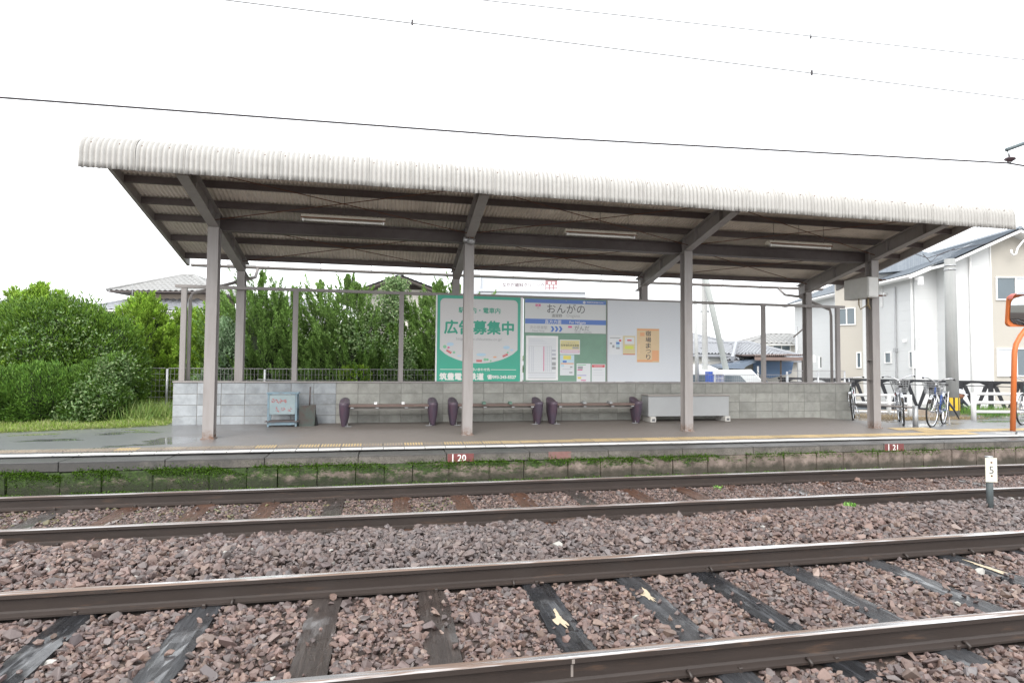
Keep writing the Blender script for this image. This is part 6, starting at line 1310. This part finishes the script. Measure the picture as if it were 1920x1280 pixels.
# ---------------------------------------------------------------- vans and blue panel
def van(label, px, depth, rz, bodyc, L=4.4, H=1.95, W_=1.68):
    q = atd(px, 700, depth); t = thing('parked_van', label, 'van', (q.x, q.y, -.42), rz, 'white vans parked behind the mesh fence'); bodym = plain('van_white', bodyc, .25, var=.02)
    prof_ = [(.05, .32), (.0, .55), (.02, 1.05), (.18, 1.75), (.35, 1.90), (.7, H), (3.0, H-.02), (3.30, 1.86), (3.95, 1.15), (4.28, .98), (4.38, .85), (4.40, .5), (4.35, .32)]
    mb = MB(); n = len(prof_)
    def wy(z): return W_/2 if z < 1.1 else W_/2-.13*(z-1.1)/.85
    for s in (-1, 1): mb.v += [(x*L/4.4, s*wy(z), z) for x, z in prof_]
    for s in (-1, 1): mb.v += [(x*L/4.4*.97+.06, s*(wy(z)+.0)*.93, z*.985+.035) for x, z in prof_]
    for i in range(n): j = (i+1) % n; mb.f.append((i+2*n, j+2*n, j+3*n, i+3*n)); mb.f.append((i, j, j+2*n, i+2*n)); mb.f.append((i+n, i+3*n, j+3*n, j+n)); mb.m += [0]*3
    mb.f.append(tuple(range(n))); mb.f.append(tuple(range(n, 2*n))[::-1]); mb.m += [0, 0]; mb.build('body', bodym, t)
    for s in (-1, 1):
        for x0_, x1_, x2_ in ((.35, 1.4, 1.4), (1.5, 2.45, 2.45), (2.6, 3.05, 3.55)):
            mb = MB(); za, zb_ = 1.15, 1.70; P = [(x0_, s*(wy(za)+.006), za), (x2_, s*(wy(za)+.006), za), (x1_, s*(wy(zb_)+.006), zb_), (x0_, s*(wy(zb_)+.006), zb_)]; mb.add(P, [(0, 1, 2, 3)]); mb.build('side_window', M['glass'], t)
    for P, nm in (([(4.0, -.66, 1.17), (4.0, .66, 1.17), (3.40, .60, 1.80), (3.40, -.60, 1.80)], 'windscreen'), ([(.03, -.62, 1.2), (.03, .62, 1.2), (.14, .58, 1.68), (.14, -.58, 1.68)], 'rear_window')):
        mb = MB(); dx = .05 if nm == 'windscreen' else -.03; mb.add([(x*L/4.4+dx, y, z+.02) for x, y, z in P], [(0, 1, 2, 3)]); mb.build(nm, plain('pale_screen', (.25, .29, .31), .1), t)
    for x_ in (.85, 3.55):
        for s in (-1, 1): mb = MB(); mb.tube([(x_, s*.62, .31), (x_, s*(W_/2+.01), .31)], .31, 18); o = mb.build('wheel', M['rubber'], t); mb = MB(); mb.tube([(x_, s*(W_/2+.012), .31), (x_, s*(W_/2+.02), .31)], .19, 12); mb.build('hubcap', M['steel'], o)
    for s in (-1, 1):
        mb = MB(); mb.cbox(4.28, 4.36, s*.55-.14, s*.55+.14, .78, .93, .02); mb.build('headlight', M['curtain'], t); mb = MB(); mb.cbox(3.5, 3.62, s*.92-.07, s*.92+.07, 1.15, 1.32, .02); mb.build('side_mirror', bodym, t)
        mb = MB(); mb.cbox(-.01, .04, s*.7-.06, s*.7+.06, .8, 1.2, .01); mb.build('tail_light', RED, t)
van('white minibus behind the blue mesh panel, with rounded roof', 1150, 20.5, R(-20), (.74, .75, .76), H=2.02)
van('white van with a sloping windscreen, right of the slanting pole', 1190, 18.4, R(-35), (.70, .72, .72), H=1.86)
a = atd(1329, 722, 16.2); b = atd(1357, 722, 16.2); zt0 = atd(1340, 695, 16.2).z; t = thing('blue_display_rack', 'blue rack with a white heading board behind the mesh fence', 'display rack', (a.x, a.y, .3), -YAW); Lb = (b-a).length; hz_ = zt0-.3
M['rack_blue'] = plain('rack_blue', (.06, .13, .50), .4)
mb = MB(); mb.box(0, Lb*.38, 0, .3, 0, hz_-.02); mb.build('solid_panel', M['rack_blue'], t); mb = MB(); mb.box(Lb*.45, Lb, 0, .03, 0, hz_-.1); mb.build('grid_panel', plain('rack_grid', (.10, .16, .45), .5), t)
mb = MB(); [mb.box(Lb*.45+(Lb*.55)*k/6-.004, Lb*.45+(Lb*.55)*k/6+.004, -.02, -.001, 0, hz_-.1) for k in range(7)]; [mb.box(Lb*.45, Lb, -.018, -.003, z_, z_+.012) for z_ in np.arange(.1, hz_-.12, .2)]; mb.build('white_grid', M['frame_white'], t)
mb = MB(); mb.box(Lb*.25, Lb*.9, -.05, -.022, hz_-.09, hz_+.02); mb.build('heading_board', M['frame_white'], t)

# ---------------------------------------------------------------- utility poles
def pole(label, p0, p1, r0_, r1_, mat, arms=()):
    t = thing('utility_pole', label, 'utility pole', p0); d = Vector(p1)-Vector(p0); mb = MB(); mb.tube([(0, 0, 0), d], r0_, 14, r1=r1_); mb.build('shaft', mat, t, True)
    for f, L in arms: mb = MB(); c = d*f; mb.tube([c-Vector((L, 0, 0)), c+Vector((L, 0, 0))], .03, 6); mb.build('crossarm', M['steel'], t)
    return t
PCn = plain('pole_concrete_pale', (.5, .5, .49), .8, dirt=.1)
a = atd(1322, 722, 17.5); b = atd(1320, 380, 17.5); tq = pole('vertical pale utility pole with step bolts right of the third front post', (a.x, a.y, .2), (b.x, b.y, b.z), .085, .075, PCn)
for k in range(12): mb = MB(); z_ = .8+k*.35; mb.tube([(-.16*(1 if k % 2 else -1), 0, z_), (0, 0, z_)], .012, 5); mb.build('step_bolt', M['steel'], tq)
for z_ in (1.35, 2.9, 3.9): mb = MB(); mb.tube([(0, 0, z_), (0, 0, z_+.05)], .13, 12); mb.build('band', M['steel'], tq)
a = atd(1385, 722, 17.2); b = atd(1300, 420, 17.2); pole('slanting pale brace pole leaning left behind the right opening', (a.x, a.y, a.z-1.2), (b.x, b.y, b.z), .085, .08, plain('brace_grey', (.33, .35, .34), .7))
a = atd(1309, 722, 16.6); b = atd(1303, 560, 16.6); tq = pole('thin grey pole directly beside the third front post', (a.x, a.y, .2), (b.x, b.y, b.z), .06, .045, plain('thin_grey', (.40, .41, .41), .6))
a = atd(454, 700, 40); b = atd(453, 440, 40); pole('distant grey utility pole behind the first rear post', (a.x, a.y, 0), (b.x, b.y, b.z), .20, .15, M['steel'], ((.80, .9),))
a = atd(1494, 722, 33); b = atd(1494, 612, 33); pole('distant thin pole in front of the cream house', (a.x, a.y, 0), (b.x, b.y, b.z), .07, .06, M['steel'])
a, b = atd(1488, 632, 30), atd(1503, 619, 30); mb = MB(); mb.tube([a, b, atd(1512, 612, 30)], .035, 6); tag(mb.build('stay_wire', M['dark_wood']), 'short dark slanted strut left of the last rear post', 'strut')
for px_, y0_, y1_, dp_, lb in ((63, 512, 560, 40, 'thin television aerial above the bush at the left edge'), (106, 540, 560, 36, 'small blurred aerial top above the left bush'), (248, 510, 550, 38, 'thin television aerial left of the tan house roof')):
    a, b = atd(px_, y1_, dp_), atd(px_, y0_, dp_); t = thing('tv_aerial', lb, 'aerial', (a.x, a.y, a.z-2)); mb = MB(); mb.tube([(0, 0, 0), (0, 0, b.z-a.z+2)], .02, 5); mb.build('mast', M['steel'], t); mb = MB(); h = b.z-a.z+1.9; mb.tube([(-.25, 0, h), (.25, 0, h)], .012, 5); [mb.tube([(x, -.15, h), (x, .15, h)], .01, 4) for x in (-.2, 0, .2)]; mb.build('antenna_rods', M['steel'], t)
# trailing wires in front of the white house roof
for lb, P in (('sagging cable crossing the grey house roof in the middle', [(1700, 471, 20), (1740, 484, 20), (1780, 470, 20), (1850, 457, 19), (1925, 425, 18)]), ('lower cable branching over the grey house roof', [(1730, 476, 21), (1745, 492, 21), (1757, 480, 21), (1790, 466, 21)])):
    mb = MB(); mb.tube([atd(*q) for q in P], .012, 5); tag(mb.build('overhead_cable', M['wire']), lb, 'cable')

# ================================================================ WEEDS AND MOSS
def sprout(label, px, py, z, Lf=.07, n=26, cols=((.12, .30, .04), (.2, .42, .08), (.3, .5, .15)), spread=.03):
    q = atZ(px, py, z); P = np.stack([RNG.normal(q.x, spread, n), RNG.normal(q.y, spread*.7, n), np.full(n, z)], 1)
    o = blades('weed', P, np.array([0, 0, .7])+RNG.normal(size=(n, 3))*.8, Lf*RNG.uniform(.5, 1.2, n), Lf*.45, pal(n, list(cols)), M['leaf']); tag(o, label, 'weed')
sprout('light green weed beside the second rail at the left', 275, 990, -.10, .06, 24)
sprout('light green weed against the second rail at the right', 1597, 948, -.10, .06, 40)
sprout('small weed between the far rails below the white board', 1348, 914, -.14, .05, 16)
sprout('small weed at the foot of the farthest rail at the right', 1563, 892, -.12, .05, 16)
# moss along the ledge and at the foot of the platform face
def moss(name, x0, x1, n, y, z, sy, sz, L, dens):
    x = RNG.uniform(x0, x1, n*2); d = dens(x); x = x[RNG.random(len(x)) < d]; n = len(x)
    P = np.stack([x, y-np.abs(RNG.normal(0, sy, n)), z+RNG.normal(0, sz, n)], 1); k = fbm(P*np.array([1, 0, 1]), 5, 3) > -.25; P = P[k]; n = len(P)
    blades(name, P, np.array([0, -.7, .5])+RNG.normal(size=(n, 3))*.8, L*RNG.uniform(.5, 1.3, n), L*.7, pal(n, [(.035, .07, .006), (.075, .155, .013), (.13, .26, .028)]), M['grass'], platform, 'stuff')
moss('ledge_moss', -7, 11, 34000, 8.512, .115, .014, .028, .022, lambda x: np.clip(.95-(x-3)*.09, .12, .95))
moss('face_moss', -7, 4.4, 26000, 8.515, .04, .010, .06, .020, lambda x: np.clip(.75-(x+1.5)*.22, .0, .85))
moss('foot_moss', -7, 9, 14000, 8.50, -.135, .11, .012, .022, lambda x: np.clip(.9-(x-1)*.08, .15, .9))
n = 500; x = RNG.uniform(-6.5, 9, n); P_ = np.stack([x, RNG.uniform(8.0, 8.4, n), np.full(n, -.14)], 1); k = fbm(P_, 1.5, 4) > .25; P_ = np.repeat(P_[k], 7, 0)+RNG.normal(size=(k.sum()*7, 3))*np.array([.03, .02, .008])
blades('foot_weeds', P_, np.array([0, -.2, .5])+RNG.normal(size=(len(P_), 3))*.7, .035, .02, pal(len(P_), [(.15, .3, .12), (.3, .45, .25), (.4, .5, .33)]), M['grass'], None, 'stuff')

# rail anchors and a white paint mark on the nearest rail
mb = MB(); mb.tube([(.0, -.075, -.16), (0, -.088, -.135), (0, -.062, -.122), (0, -.04, -.128)], .009, 7); anM = mb.mesh('rail_anchor', M['rail'], True)
for side, xs_ in ((-.753, (1.62, 2.35, 3.42)), (.753, (-1.0, .98, 2.62, 4.5, 5.2))):
    for x in xs_: link('rail_anchor', anM, tn, (x, side, 0))
q = atY(1076, 1240, 3.04); mb = MB(); mb.box(q.x-.008, q.x+.008, -.753-.0345, -.753-.0328, -.034, -.012); mb.box(q.x-.006, q.x+.007, -.753-.0105, -.753-.0088, -.112, -.05); mb.build('paint_mark', plain('worn_paint_mark', (.24, .21, .19), .7), tn)
